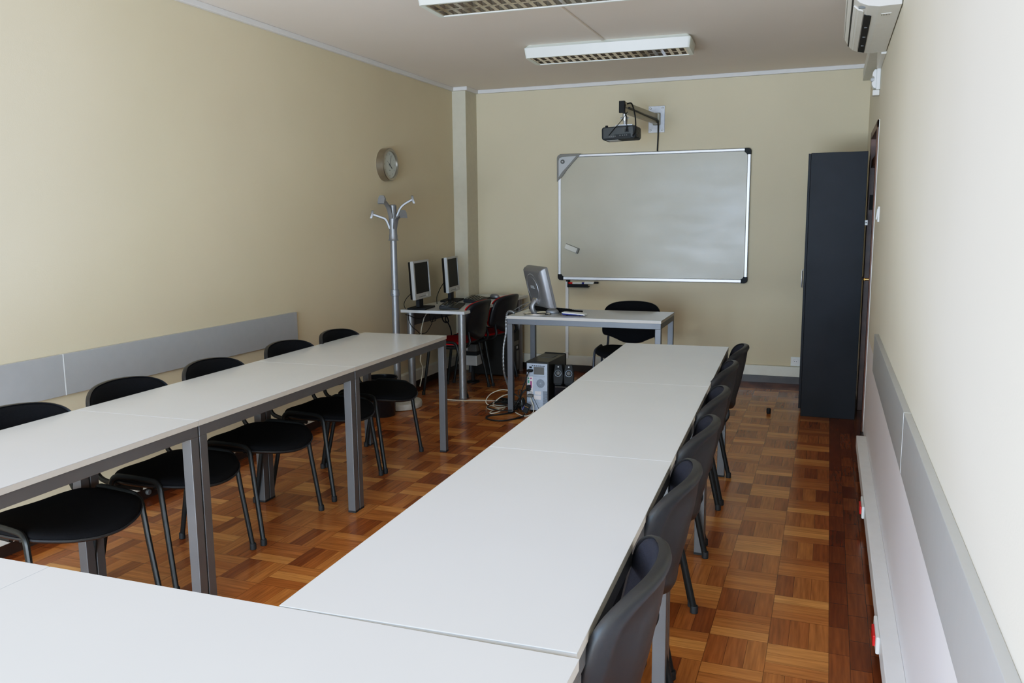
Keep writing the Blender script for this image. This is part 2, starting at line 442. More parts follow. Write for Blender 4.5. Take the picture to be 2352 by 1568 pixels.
# ------------------------------------------------------------------ chairs
def smooth_outline(P, n=5):
    return [(v.x, v.y) for v in catmull([(x, y, 0) for x, y in P], n, True)]
SEAT = smooth_outline([(0, -.19), (.13, -.19), (.20, -.165), (.235, -.09), (.238, .03), (.215, .13), (.15, .20), (.07, .235), (0, .243),
                       (-.07, .235), (-.15, .20), (-.215, .13), (-.238, .03), (-.235, -.09), (-.20, -.165), (-.13, -.19)])
BACK = smooth_outline([(0, -.200), (.07, -.192), (.13, -.165), (.185, -.140), (.222, -.128), (.238, -.100), (.240, -.03), (.235, .04), (.222, .09), (.185, .122), (.12, .140), (0, .147),
                       (-.12, .140), (-.185, .122), (-.222, .09), (-.235, .04), (-.240, -.03), (-.238, -.100), (-.222, -.128), (-.185, -.140), (-.13, -.165), (-.07, -.192)])
def seat_fn(u, v, w):
    z = .458 + w
    z += .010*(u/.24)**2 - .020*max(0, (v-.10)/.14)**2 + .012*max(0, (-v-.10)/.09)**2
    return Vector((u, v+.035, z))
def back_fn(u, v, w):
    # w: 0 = front of the pad, positive = towards the rear
    y = -.250 - w + .078*(abs(u)/.235)**2.1 - .20*v + .12*v*v
    return Vector((u, y, .675 + v))
def make_chair(name, label, fab, backfab, frame='frame', group=None):
    t = thing(name, label, 'chair', group=group)
    b = NB(); pad(b, SEAT, [(.25, .004), (.5, .004), (.75, .004), (.9, .002), (.965, -.004), (.99, -.012), (.985, -.022), (.9, -.024), (.5, -.024)], seat_fn)
    obj('seat', b, fab, t, smooth=True, ang=60)
    b = NB(); pad(b, SEAT, [(.5, -.0245), (.9, -.0245), (1.0, -.020), (1.012, -.026), (.98, -.034), (.8, -.038), (.4, -.038)], seat_fn)
    obj('seat_shell', b, 'shell', t, smooth=True, ang=60)
    b = NB()
    if backfab == 'redfab': pad(b, BACK, [(.3, -.016), (.85, -.016), (.95, -.012), (.995, -.003), (1.0, .008), (.95, .018), (.5, .018)], back_fn)
    else: pad(b, BACK, [(.3, .0), (.6, .0), (.85, .001), (.93, .004), (.965, .012), (.95, .018), (.5, .018)], back_fn)
    obj('backrest', b, backfab, t, smooth=True, ang=60)
    b = NB(); pad(b, BACK, [(.5, .0185), (.95, .0185), (.97, .010), (.992, .008), (1.005, .014), (1.0, .026), (.97, .034), (.90, .038), (.84, .036), (.80, .032), (.5, .034), (.3, .035)], back_fn)
    obj('back_shell', b, 'shell', t, smooth=True, ang=70)
    for s in (-1, 1):
        # feet at y +-.205, top of the frame at z .468, bends at y -.08 / +.14
        pts = [(s*.236, .163, .30), (s*.2335, .150, .40), (s*.232, .143, .437), (s*.229, .125, .457), (s*.228, .095, .464),
               (s*.228, .02, .467), (s*.228, -.06, .468), (s*.229, -.088, .463), (s*.231, -.108, .447), (s*.233, -.120, .41), (s*.236, -.142, .30)]
        b = NB(); tube(b, pts, .0125, 10, 3, flat=.8)
        obj('side_rail', b, frame, t, smooth=True)
        for fy, ty in ((.205, .163), (-.205, -.142)):
            b = NB(); tube(b, [(s*.236, ty, .30), (s*.247, fy, .012)], .0125, 10, flat=.8)
            lg = obj('leg', b, frame, t, smooth=True)
            b = NB(); lathe(b, [(.013, 0), (.0150, .002), (.0145, .028), (.0135, .030)], (s*.2473, fy*1.002, 0), 12)
            obj('foot_cap', b, 'rubber', lg, smooth=True)
        # backrest support tube
        b = NB(); tube(b, [(s*.205, .02, .418), (s*.205, -.10, .420), (s*.205, -.19, .436), (s*.203, -.222, .475), (s*.199, -.214, .52), (s*.192, -.205, .560)], .0125, 8, 4, flat=.75)
        obj('back_support', b, frame, t, smooth=True)
    b = NB()
    for y in (-.095, .115): tube(b, [(-.230, y, .442), (-.20, y, .426), (.20, y, .426), (.230, y, .442)], .010, 8, flat=1)
    obj('cross_bar', b, frame, t, smooth=True)
    return t
G_CL = 'black padded chairs behind the left row of tables'
G_CR = 'black padded chairs along the right row of tables'
leftc = [(4.492, -2.647, 0.02), (3.962, -2.652, -.015), (3.315, -2.637, .02), (2.765, -2.645, 0.01), (2.175, -2.625, -.10)]
labs = ['black chair farthest back in the left row, next to the bin', 'black chair second from the coat stand, left row',
        'black chair in the middle of the left row', 'black chair of the left row beside the double table legs, side rail and legs showing',
        'nearest black chair of the left row, seat cut by the picture edge']
ch = make_chair('conference_chair', labs[0], 'blackfab', 'blackfab', group=G_CL)
for i, (y, x, a) in enumerate(leftc):
    if i == 0: ch.location = (x, y, 0); ch.rotation_euler = (0, 0, -PI/2+a)
    else: dup(ch, (x, y, 0), -PI/2+a, labs[i])
chR = make_chair('conference_chair', '', 'navyfab', 'navyfab', group=G_CR)
rightc = [(1.600, -.585, .03), (2.235, -.610, .02), (2.820, -.630, .0), (3.358, -.655, .03), (4.010, -.685, .0), (4.580, -.688, .03)]
labs = ['nearest black chair of the right row, its curved plastic back large in the foreground', 'second black chair from the front along the right row of tables',
        'third black chair from the front along the right row, white chip on its back edge', 'fourth black chair from the front along the right row',
        'second farthest black chair along the right row of tables', 'farthest black chair of the right row, at the table end']
for i, (y, x, a) in enumerate(rightc):
    if i == 0: chR.location = (x, y, 0); chR.rotation_euler = (0, 0, PI/2+a); chR['label'] = labs[0]
    else: dup(chR, (x, y, 0), PI/2+a, labs[i])
M['frameg'] = mat('grey_chair_frame', (.055, .06, .075), .5, metal=.4, noise=.05)
tch = make_chair('teacher_chair', 'black padded chair with grey legs behind the teacher desk', 'blackfab', 'blackfab', frame='frameg')
tch.location = (-1.49, 6.53, 0); tch.rotation_euler = (0, 0, PI+.03)
rc = make_chair('red_chair', 'red cushioned chair with black plastic back, nearer of the pair at the computer desk', 'redfab', 'redfab', group='red chairs at the computer desk')
rc.location = (-3.035, 6.60, 0); rc.rotation_euler = (0, 0, PI/2)
dup(rc, (-2.985, 7.155, 0), PI/2-.10, 'red cushioned chair with black plastic back, farther one in front of the black computer')

# ------------------------------------------------------------------ computer desk
DX0, DX1c, CY0, CZ = -3.395, -2.80, 6.262, .750
cd = thing('computer_desk', 'long white desk on round metal legs along the left wall, holding two monitors', 'desk')
b = NB()
poly = [(DX0, CY0), (DX1c, CY0), (DX1c, 7.835), (-3.325, 7.835), (-3.325, 7.57), (DX0, 7.57)]
prism(b, poly, CZ-.025, CZ)
obj('desktop', b, 'top', cd, bev=.0015)
for x, y in ((-2.845, 6.31), (-3.335, 6.33), (-2.845, 7.70), (-3.28, 7.50)):
    b = NB(); lathe(b, [(.034, 0), (.034, .012), (.0315, .013), (.0315, CZ-.025)], (x, y, 0), 24)
    obj('leg', b, 'silver', cd, smooth=True)
b = NB(); box(b, -3.30, -2.88, 7.45, 7.47, .55, .725)
obj('modesty_panel', bx(-3.37, -3.35, 6.40, 7.45, .60, .725), 'greypl', cd)
b.free()

# monitors on the computer desk
def make_monitor(label):
    t = thing('flat_monitor', label, 'monitor', group='silver framed flat monitors on the computer desk')
    # faces local +x ; width along y ; base at z=0
    T = TR(0, 0, .088) @ Matrix.Rotation(math.radians(-3), 4, 'Y')
    W2, Hh = .19, .325
    b = NB()
    box(b, -.012, .016, -W2, -W2+.028, 0, Hh, T=T); box(b, -.012, .016, W2-.018, W2, 0, Hh, T=T)
    box(b, -.012, .016, -W2+.028, W2-.018, Hh-.018, Hh, T=T); box(b, -.012, .016, -W2+.028, W2-.018, 0, .048, T=T)
    obj('bezel', b, 'lightpl', t, bev=.002)
    obj('screen', bx(.0, .009, -W2+.028, W2-.018, .048, Hh-.018, T=T), 'screen', t)
    b = NB(); prism(b, [(-.012, -W2+.003), (-.012, W2-.003), (-.045, W2-.04), (-.045, -W2+.04)], .004, Hh-.006, T=T)
    obj('rear_housing', b, 'black', t, bev=.004)
    b = NB(); box(b, .0155, .0175, -.11, .05, .018, .022, T=T); 
    obj('button_strip', b, 'ink', t)
    obj('badge', bx(.0155, .0178, .075, .095, .014, .034, T=T), 'white', t)
    b = NB(); prism(b, [(-.035, -.055), (-.035, .055), (-.005, .045), (-.005, -.045)], .015, .16)
    obj('neck', b, 'black', t, bev=.003)
    b = NB(); box(b, -.09, .075, -.125, .125, 0, .016, bev=.005); obj('stand_base', b, 'black', t)
    return t
m1 = make_monitor('silver framed monitor at the near end of the computer desk')
m1.location = (-3.255, 6.395, CZ); m1.rotation_euler = (0, 0, .11)
dup(m1, (-3.280, 7.085, CZ), .16, 'silver framed monitor nearer the wall column on the computer desk')

def make_keyboard(label, group=None):
    # long axis along y, front edge at +x
    t = thing('keyboard', label, 'keyboard', group=group)
    b = NB(); prism(b, [(-.085, .004), (.085, .0), (.085, .012), (.04, .016), (-.085, .034)], -.225, .225, T=Matrix(((1, 0, 0, 0), (0, 0, 1, 0), (0, 1, 0, 0), (0, 0, 0, 1))))
    obj('keyboard_body', b, 'black', t, bev=.003)
    b = NB()
    for r in range(5):
        for c in range(15):
            x = -.066+.021*r; z = .031-.0105*r*.42*1.05
            y = -.21+.0275*c
            box(b, x, x+.017, y, y+.023, z-.004, z+.006)
    obj('keys', b, 'blackgloss', t)
    return t
k1 = make_keyboard('black keyboard in front of the near monitor on the computer desk', 'black keyboards on the computer desk')
k1.location = (-3.055, 6.585, CZ); k1.rotation_euler = (0, 0, .30)
dup(k1, (-3.075, 7.175, CZ), .22, 'black keyboard in front of the monitor by the column')
k3 = make_keyboard('black keyboard lying behind the silver teacher monitor')
k3.location = (-2.05, 6.395, TH); k3.rotation_euler = (0, 0, math.radians(63))
pd = obj('mouse_pad', bx(-.105, .105, -.09, .09, 0, .004, bev=.001), 'black'); tag(pd, 'thin black mouse pad at the far end of the computer desk', 'mouse pad')
pd.location = (-2.965, 7.44, CZ); pd.rotation_euler = (0, 0, .0)
def mouse_bm(s=1.0):
    b = NB()
    out = [(math.cos(2*PI*k/24)*.055*s, math.sin(2*PI*k/24)*.032*s) for k in range(24)]
    pad(b, out, [(.3, 0), (.95, 0), (1, .008), (.92, .020), (.7, .031), (.4, .036)], lambda u, v, w: Vector((u, v, w)))
    return b
def make_mouse(label, loc, rz, col):
    t = thing('computer_mouse', label, 'mouse', loc, rz)
    obj('mouse_body', mouse_bm(), col, t, smooth=True, ang=70)
    obj('scroll_wheel', bx(.020, .034, -.003, .003, .024, .0345, bev=.001), 'black', t)
    return t
make_mouse('silver mouse on the black pad at the end of the computer desk', (-3.005, 7.45, CZ+.004), 2.9, 'silver')
make_mouse('small silver mouse beside the chrome stand on the teacher desk', (-2.02, 6.22, TH), .3, 'silver')

# ------------------------------------------------------------------ teacher monitor
tm = thing('rear_view_monitor', 'silver monitor turned away, seen from its rounded back on the teacher desk', 'monitor', (-2.115, 6.135, TH), 0)
tm.name = 'silver_monitor'
# local frame: screen faces +y, width along x ; rotate so +y points right-and-away
ang = -math.radians(48)
tm.rotation_euler = (0, 0, ang)
T = TR(0, .02, .215) @ Matrix.Rotation(math.radians(14), 4, 'X') @ TR(.012, 0, .0)
def rrect(hw, hh, r, n=6):
    P = []
    for cx, cy, a0 in ((hw-r, hh-r, 0), (-hw+r, hh-r, PI/2), (-hw+r, -hh+r, PI), (hw-r, -hh+r, 1.5*PI)):
        for k in range(n+1):
            a = a0+k*PI/2/n; P.append((cx+r*math.cos(a), cy+r*math.sin(a)))
    return P
RR = rrect(.187, .163, .012)
b = NB(); pad(b, RR, [(.6, -.052), (.80, -.050), (.90, -.042), (.96, -.026), (.985, -.008), (1, -.002), (1, .0)], lambda u, v, w: T @ Vector((u, w, v)))
obj('rear_housing', b, 'silver', tm, smooth=True, ang=50)
b = NB(); pad(b, RR, [(.5, .001), (1.004, .001), (1.008, .006), (1.004, .018), (.92, .020), (.5, .020)], lambda u, v, w: T @ Vector((u, w, v)))
obj('bezel', b, 'silver', tm, smooth=True, ang=40)
obj('screen', bx(-.165, .165, .0195, .0215, -.132, .142, T=T), 'screen', tm)
# round embossed disc and ring on the back
b = NB()
T2 = T @ TR(-.015, -.050, .0)
def discv(r0, r1, y0, y1, n=48):
    ra = [b.verts.new(T2 @ Vector((r0*math.cos(2*PI*k/n), y0, r0*math.sin(2*PI*k/n)))) for k in range(n)]
    rb = [b.verts.new(T2 @ Vector((r1*math.cos(2*PI*k/n), y1, r1*math.sin(2*PI*k/n)))) for k in range(n)]
    for k in range(n): b.faces.new((ra[k], ra[(k+1) % n], rb[(k+1) % n], rb[k]))
    return ra, rb
a_, b_ = discv(.098, .094, .002, -.006); b.faces.new(b_)
obj('round_cover', b, 'silver', tm, smooth=True, ang=30)
b = NB(); tube(b, [T2 @ Vector((.118*math.cos(2*PI*k/48), -.0005, .118*math.sin(2*PI*k/48))) for k in range(49)], .0018, 6)
obj('trim_ring', b, 'lightpl', tm, smooth=True)
# lettering on the cover
text_mesh('logo_lettering', 'DELL', .034, 'lightpl', tm, T2 @ TR(0, -.0072, .012) @ Matrix.Rotation(PI/2, 4, 'X'), .0008)
b = NB(); box(b, -.035, .035, -.030, .010, -.125, -.098, T=T @ TR(-.01, -.03, 0))
obj('cable_recess', b, 'ink', tm, bev=.003)
b = NB(); tube(b, [(0, -.012, .115), (0, -.045, .07), (0, -.038, .03), (0, -.02, .012)], .02, 12, 5, flat=1.35)
obj('stand_neck', b, 'silver', tm, smooth=True)
b = NB(); lathe(b, [(.026, -.03), (.028, 0), (.022, .03)], (0, -.005, .108), 20, 'x'); obj('stand_hinge', b, 'chrome', tm, smooth=True)
b = NB(); lathe(b, [(.105, 0), (.110, .004), (.108, .010), (.098, .014), (.094, .012), (.03, .012)], (0, 0, 0), 40)
obj('stand_base', b, 'chrome', tm, smooth=True)
def cable(name, label, pts, r, m, sm=6, cat='cable', group=None):
    b = NB(); tube(b, pts, r, 6, sm)
    o = obj(name, b, m, smooth=True); return tag(o, label, cat, group)
cable('monitor_cable', 'pair of grey cables running from the back of the silver monitor', [(-2.165, 6.075, .865), (-2.22, 6.07, .84), (-2.285, 6.085, .802), (-2.33, 6.10, .775), (-2.345, 6.12, .73)], .0035, 'greypl')
cable('monitor_cable', 'lower grey cable from the silver monitor towards the desk edge', [(-2.155, 6.085, .853), (-2.21, 6.10, .815), (-2.27, 6.12, .787), (-2.33, 6.14, .772), (-2.35, 6.16, .73)], .0035, 'greypl')
# flat white and blue device
rm = thing('remote_control', 'flat white device with dark blue side at the front of the teacher desk', 'remote control', (-1.805, 6.125, TH), .0)
rm.rotation_euler = (0, 0, -.10)
b = NB(); box(b, -.095, .080, -.035, .035, .006, .018, bev=.004); obj('dark_side', b, 'blue', rm)
b = NB(); pad(b, rrect(.098, .038, .012), [(.5, .0182), (.97, .0182), (1, .021), (.97, .026), (.5, .027)], lambda u, v, w: Vector((u-.004, v, w - max(0, u-.06)*.35))); obj('white_lid', b, 'white', rm, smooth=True, ang=40)
b = NB()
for x in (-.06, .05):
    for y in (-.025, .025): lathe(b, [(.006, 0), (.006, .006)], (x, y, 0), 10)
obj('rubber_feet', b, 'rubber', rm)
# grey spiral cable tube down the side of the desk
b = NB()
P = catmull([(-2.262, 6.02, .782), (-2.30, 6.03, .795), (-2.335, 6.05, .778), (-2.350, 6.06, .72), (-2.352, 6.06, .62), (-2.36, 6.03, .52), (-2.362, 6.02, .42), (-2.360, 6.03, .31), (-2.352, 6.07, .22), (-2.34, 6.11, .14)], 14)
tube(b, P, .012, 10, 0, rr=[.009+.0012*math.sin(i*1.6) for i in range(len(P))])
tag(obj('cable_tube', b, 'gtube', smooth=True), 'grey spiral cable tube hanging from the left corner of the teacher desk', 'cable tube')

# ------------------------------------------------------------------ PC tower under the teacher desk
pc = thing('computer_tower', 'open backed computer tower under the teacher desk, metal rear panel facing out', 'computer', (-2.178, 6.035, 0), -.02)
PW, PD, PH = .186, .42, .405
obj('case', bx(0, PW, .006, PD, .012, PH, bev=.004), 'pcside', pc)
b = NB(); box(b, .008, PW-.008, -.002, .006, .02, PH-.014); obj('rear_panel', b, 'pcback', pc, bev=.001)
obj('front_bezel', bx(-.001, PW+.001, PD, PD+.03, .012, PH+.006, bev=.01), 'black', pc)
b = NB()
for x in (.03, PW-.03):
    for y in (.05, PD-.05): lathe(b, [(.014, 0), (.014, .012)], (x, y, 0), 12)
obj('case_feet', b, 'rubber', pc)
b = NB()
for i in range(7): box(b, .05+i*.016, .060+i*.016, -.004, 0, PH-.035, PH-.029)
for rr_, cnt in ((.010, 8), (.017, 14), (.024, 20), (.031, 26)):
    for k in range(cnt):
        a = 2*PI*k/cnt; x = .122+rr_*math.cos(a); z = .235+rr_*math.sin(a)
        box(b, x-.0022, x+.0022, -.0035, 0, z-.0022, z+.0022)
for i in range(5):
    for j in range(18): box(b, .142+i*.0075, .147+i*.0075, -.0035, 0, .055+j*.0068, .059+j*.0068)
obj('vent_holes', b, 'dark', pc)
b = NB(); box(b, .066, .152, -.004, 0, .305, .365); obj('power_supply_grille', b, 'greypl', pc)
b = NB(); box(b, .012, .158, -.008, 0, .288, .297); obj('panel_lip', b, 'pcback', pc, bev=.002)
b = NB(); box(b, .030, .050, -.005, 0, .352, .366); obj('power_switch', b, 'black', pc)
b = NB(); box(b, .018, .062, -.035, -.001, .325, .345, bev=.006); obj('power_plug', b, 'black', pc)
b = NB(); box(b, .015, .058, -.004, 0, .13, .285); obj('port_plate', b, 'sticker', pc)
b = NB(); lathe(b, [(.006, 0), (.006, -.008)], (.024, -.003, .272), 12, 'y'); obj('mouse_port', b, 'green', pc)
b = NB(); lathe(b, [(.006, 0), (.006, -.008)], (.044, -.003, .272), 12, 'y'); obj('keyboard_port', b, 'pink', pc)
b = NB(); box(b, .018, .030, -.006, 0, .232, .256); obj('serial_port', b, 'green', pc)
b = NB(); box(b, .038, .050, -.006, 0, .195, .25); obj('printer_port', b, 'pink', pc)
b = NB(); box(b, .016, .044, -.045, 0, .175, .22, bev=.005); obj('video_plug', b, 'black', pc)
b = NB(); box(b, .03, .055, -.03, 0, .155, .168, bev=.003); obj('usb_plug', b, 'lightpl', pc)
b = NB(); box(b, .02, .065, -.035, 0, .125, .148, bev=.005); obj('network_plug', b, 'ink', pc)
b = NB(); box(b, .075, .125, -.0035, 0, .145, .172); box(b, .066, .125, -.0035, 0, .105, .138); obj('sticker', b, 'sticker', pc)
b = NB(); box(b, .055, .145, .20, .36, PH, PH+.002); obj('top_handle_recess', b, 'ink', pc)

# subwoofer and speakers
sw = thing('subwoofer', 'black subwoofer box standing on the floor beside the computer tower', 'subwoofer', (-1.972, 6.10, 0))
obj('cabinet', bx(0, .235, 0, .27, .01, .210, bev=.012), 'blackgloss', sw)
b = NB(); lathe(b, [(.042, 0), (.040, -.006), (.030, -.004), (.026, .02)], (.125, 0, .095), 28, 'y'); obj('bass_port', b, 'black', sw, smooth=True)
b = NB()
for x in (.03, .205):
    for y in (.03, .24): lathe(b, [(.012, 0), (.012, .012)], (x, y, 0), 12)
obj('rubber_feet', b, 'rubber', sw)
def make_speaker(label):
    t = thing('desktop_speaker', label, 'speaker', group='small black speakers on the subwoofer')
    b = NB()
    T = Matrix.Rotation(math.radians(-8), 4, 'X')
    pr = [(-.036, .012), (.036, .012), (.041, .08), (.028, .165), (-.028, .165), (-.041, .08)]
    prism(b, pr, 0, .085, T=T @ Matrix(((1, 0, 0, 0), (0, 0, 1, 0), (0, 1, 0, 0), (0, 0, 0, 1))))
    obj('enclosure', b, 'rubber', t, bev=.006)
    b = NB(); T3 = T @ TR(0, 0, .097)
    def rg(pairs):
        rings = [[b.verts.new(T3 @ Vector((r*math.cos(2*PI*k/24), h, r*math.sin(2*PI*k/24)))) for k in range(24)] for r, h in pairs]
        for p, q in zip(rings, rings[1:]):
            for k in range(24): b.faces.new((p[k], p[(k+1) % 24], q[(k+1) % 24], q[k]))
        b.faces.new(rings[-1])
    rg([(.027, -.0005), (.027, -.004), (.023, -.004), (.020, .004)]); obj('cone_surround', b, 'blackgloss', t, smooth=True)
    b = NB(); rg([(.016, .002), (.0155, -.003), (.008, -.006), (.001, -.0065)]); obj('cone', b, 'greypl', t, smooth=True)
    b = NB(); T3 = T @ TR(0, 0, .147); rg([(.006, -.0005), (.006, -.003), (.004, -.004)]); obj('control_knob', b, 'lightpl', t, smooth=True)
    obj('foot', bx(-.028, .028, .005, .085, 0, .016, bev=.004), 'black', t)
    return t
s1 = make_speaker('small black speaker on the subwoofer, right against the computer tower')
s1.location = (-1.942, 6.115, .210); s1.rotation_euler = (0, 0, .1)
dup(s1, (-1.856, 6.125, .210), .25, 'small black speaker on the subwoofer, farther from the computer tower')

# cables at the desk leg
Zc = .006
def fl(P, z=Zc): return [(x, y, z) for x, y in P]
cable('network_cable', 'white cable running across the parquet from the coat stand to the teacher desk', fl([(-3.03, 6.26), (-2.93, 6.225), (-2.81, 6.235), (-2.76, 6.263), (-2.64, 6.296), (-2.517, 6.308), (-2.40, 6.33), (-2.32, 6.30)], .005), .004, 'wcable')
cable('network_cable', 'big upright loop of white cable beside the desk leg', [(-2.40, 6.30, .10), (-2.47, 6.25, .115), (-2.54, 6.20, .09), (-2.565, 6.15, .05), (-2.55, 6.12, .02), (-2.487, 6.106, .006), (-2.423, 6.072, .006), (-2.392, 6.119, .006), (-2.36, 6.2, .006)], .004, 'wcable')
cable('network_cable', 'inner loop of white cable beside the desk leg', [(-2.38, 6.30, .085), (-2.45, 6.22, .07), (-2.50, 6.18, .03), (-2.50, 6.14, .013), (-2.43, 6.12, .012), (-2.38, 6.18, .012)], .004, 'wcable')
cable('network_cable', 'white cable loops lying flat in front of the desk leg', fl([(-2.46, 6.14), (-2.515, 6.06), (-2.492, 5.995), (-2.451, 5.965), (-2.405, 6.0), (-2.375, 6.07), (-2.360, 6.02), (-2.365, 5.90), (-2.395, 5.84), (-2.42, 5.87), (-2.421, 5.95), (-2.39, 5.99)], .014), .004, 'wcable')
cable('network_cable', 'white cable curling from the floor up to the computer tower', [(-2.24, 5.96, .006), (-2.154, 5.876, .006), (-2.109, 5.882, .008), (-2.09, 5.95, .02), (-2.103, 5.99, .06), (-2.122, 6.0, .10), (-2.132, 6.015, .12)], .004, 'wcable')
cable('power_cable', 'thick black cable looping widest over the parquet in front of the desk leg', fl([(-2.26, 5.952), (-2.31, 5.87), (-2.391, 5.788), (-2.385, 5.707), (-2.321, 5.665), (-2.243, 5.667), (-2.176, 5.745), (-2.14, 5.839), (-2.15, 5.92)], .008), .006, 'bcable')
cable('power_cable', 'coiled black cable lying round the white loops', fl([(-2.517, 6.17), (-2.507, 6.062), (-2.489, 5.99), (-2.422, 5.945), (-2.335, 5.93), (-2.25, 6.0), (-2.30, 6.17), (-2.404, 6.283), (-2.464, 6.27), (-2.50, 6.2), (-2.47, 6.12), (-2.398, 6.115), (-2.34, 6.12)], .022), .0045, 'bcable')
for i, (dx, dz, lab) in enumerate(((0, 0, 'outer black coil'), (.012, .009, 'middle black coil'), (.026, .004, 'inner black coil'), (.040, .010, 'innermost black coil'))):
    P = [(-2.43+dx+(.075-dx)*math.cos(a), 6.205+(.085-dx)*math.sin(a), .032+dz+.004*math.sin(3*a)) for a in [k*2*PI/14 for k in range(30)]]
    cable('power_cable', lab+' of spare cable piled beside the desk leg', P, .0055, 'bcable', 3)
cable('power_cable', 'black power cord hanging from the plug of the computer tower', [(-2.137, 5.995, .335), (-2.150, 5.985, .30), (-2.165, 5.98, .25), (-2.19, 5.975, .19), (-2.21, 5.98, .12), (-2.215, 6.0, .06), (-2.22, 6.05, .02)], .0045, 'bcable')
cable('video_cable', 'thick black cord from the video plug down to the cable heap', [(-2.146, 5.988, .195), (-2.165, 5.96, .185), (-2.19, 5.96, .15), (-2.205, 5.975, .10), (-2.20, 6.0, .04), (-2.23, 6.06, .012)], .006, 'bcable')
cable('power_cable', 'black cables sweeping from the tube end to the computer tower', [(-2.335, 6.11, .15), (-2.299, 6.03, .16), (-2.259, 5.99, .146), (-2.214, 5.98, .126), (-2.195, 5.98, .09), (-2.19, 5.97, .03)], .005, 'bcable')
cable('audio_cable', 'thin black wire from the tower back down towards the floor', [(-2.110, 5.998, .135), (-2.098, 5.985, .126), (-2.075, 5.98, .086), (-2.051, 5.97, .045), (-2.03, 5.94, .006)], .002, 'bcable')
vg = thing('cable_connector', 'black connector with blue face and gold screws hanging in the cables', 'connector', (-2.155, 5.93, .02), .3)
obj('connector_body', bx(-.022, .022, -.012, .012, .0, .075, T=Matrix.Rotation(.45, 4, 'Y'), bev=.004), 'black', vg)
obj('blue_face', bx(-.026, -.020, -.010, .010, .012, .05, T=Matrix.Rotation(.45, 4, 'Y')), 'blue', vg)
b = NB(); tube(b, [(0, -.014, .055), (.03, -.014, .04)], .002, 6); obj('screw', b, 'brass', vg)
b = NB()
for i in range(20):
    a = i/19; q = random.uniform
    tube(b, [(-2.29+.085*a, 6.03+q(-.03, .03), .012+q(0, .02)), (-2.27+.085*a, 5.995+q(-.02, .02), .04+q(0, .03)), (-2.25+.075*a, 5.985+q(-.01, .01), .07+q(-.02, .03)), (-2.23+.05*a, 6.0, .09+q(0, .03)), (-2.215+.03*a, 6.03, .05+q(0, .02))], .0042, 6, 4)
o = tag(obj('cable_bundle', b, 'bcable', smooth=True), 'tangle of black cables on the floor between desk leg and tower', 'cables')
cable('power_cable', 'small upright loop of black cord left of the tower back', [(-2.205+.014*math.cos(a), 5.965, .165+.024*math.sin(a)) for a in [k*2*PI/12 for k in range(13)]], .0035, 'bcable', 3)
# cables hanging under the computer desk
XC = -3.3
def wl(P): return [(XC, y, z) for y, z in P]
cable('desk_cable', 'black cable sagging under the near end of the computer desk', wl([(6.168, .722), (6.238, .705), (6.346, .672), (6.446, .658), (6.537, .671), (6.617, .700)]), .0035, 'bcable')
cable('desk_cable', 'long black cable loop hanging lowest under the computer desk', wl([(6.226, .717), (6.229, .666), (6.281, .608), (6.377, .556), (6.439, .524), (6.555, .521), (6.651, .574), (6.679, .601), (6.748, .605), (6.722, .640), (6.655, .60), (6.616, .69)]), .003, 'bcable')
cable('desk_cable', 'knot of black cable under the middle of the computer desk', wl([(6.847, .70), (6.888, .601), (6.943, .563), (7.016, .561), (6.974, .62), (6.95, .58), (7.015, .542), (7.071, .459), (7.09, .30)]), .006, 'bcable')
cable('desk_cable', 'white cable hanging from the computer desk down to the floor trunking', wl([(6.70, .715), (6.66, .69), (6.59, .690), (6.523, .661), (6.481, .601), (6.453, .552), (6.442, .471), (6.442, .364), (6.425, .284), (6.461, .225), (6.45, .155), (6.402, .06)]), .005, 'wcable')
cable('monitor_cable', 'black cable behind the near monitor on the computer desk', [(-3.30, 6.32, .90), (-3.335, 6.27, .85), (-3.35, 6.245, .80), (-3.34, 6.25, .76)], .003, 'bcable')
cable('monitor_cable', 'black cable slanting down behind the monitor by the column', [(-3.31, 6.95, .93), (-3.32, 6.88, .87), (-3.31, 6.80, .81), (-3.28, 6.74, .757)], .0035, 'bcable')
b = NB(); box(b, -3.33, -3.27, 6.62, 6.90, .70, .725)
tag(obj('power_strip', b, 'black', bev=.004), 'black power strip fixed under the computer desk top', 'power strip')

# black tower under the computer desk
bp_ = thing('computer_tower', 'black computer tower standing under the far end of the computer desk', 'computer', (-3.22, 7.36, 0))
obj('case', bx(0, .40, 0, .185, .01, .43, bev=.005), 'pcside', bp_)
obj('front_bezel', bx(.40, .43, -.002, .187, .01, .435, bev=.008), 'black', bp_)
obj('silver_strip', bx(.4295, .432, .10, .165, .05, .24), 'greypl', bp_)
obj('drive_slot', bx(.4295, .432, .02, .165, .30, .34), 'blackgloss', bp_)
obj('power_button', bx(.4295, .4335, .11, .13, .26, .285), 'lightpl', bp_)
b = NB()
for x in (.05, .35):
    for y in (.03, .155): lathe(b, [(.013, 0), (.013, .011)], (x, y, 0), 10)
obj('case_feet', b, 'rubber', bp_)
# white and grey power unit
pu = thing('power_unit', 'small white and grey plastic box on a short foot behind the near red chair', 'power unit', (-3.055, 6.95, 0))
obj('lower_housing', bx(-.075, .075, -.02, .14, .17, .265, bev=.008), 'lightpl', pu)
obj('middle_band', bx(-.07, .07, -.01, .13, .265, .30, bev=.004), 'black', pu)
obj('upper_housing', bx(-.072, .072, -.018, .138, .30, .37, bev=.008), 'greypl', pu)
obj('light_label', bx(-.045, -.015, -.0195, -.017, .31, .365), 'lightpl', pu)
b = NB(); lathe(b, [(.06, 0), (.06, .012), (.018, .018), (.014, .172)], (0, .06, 0), 20); obj('foot', b, 'black', pu, smooth=True)

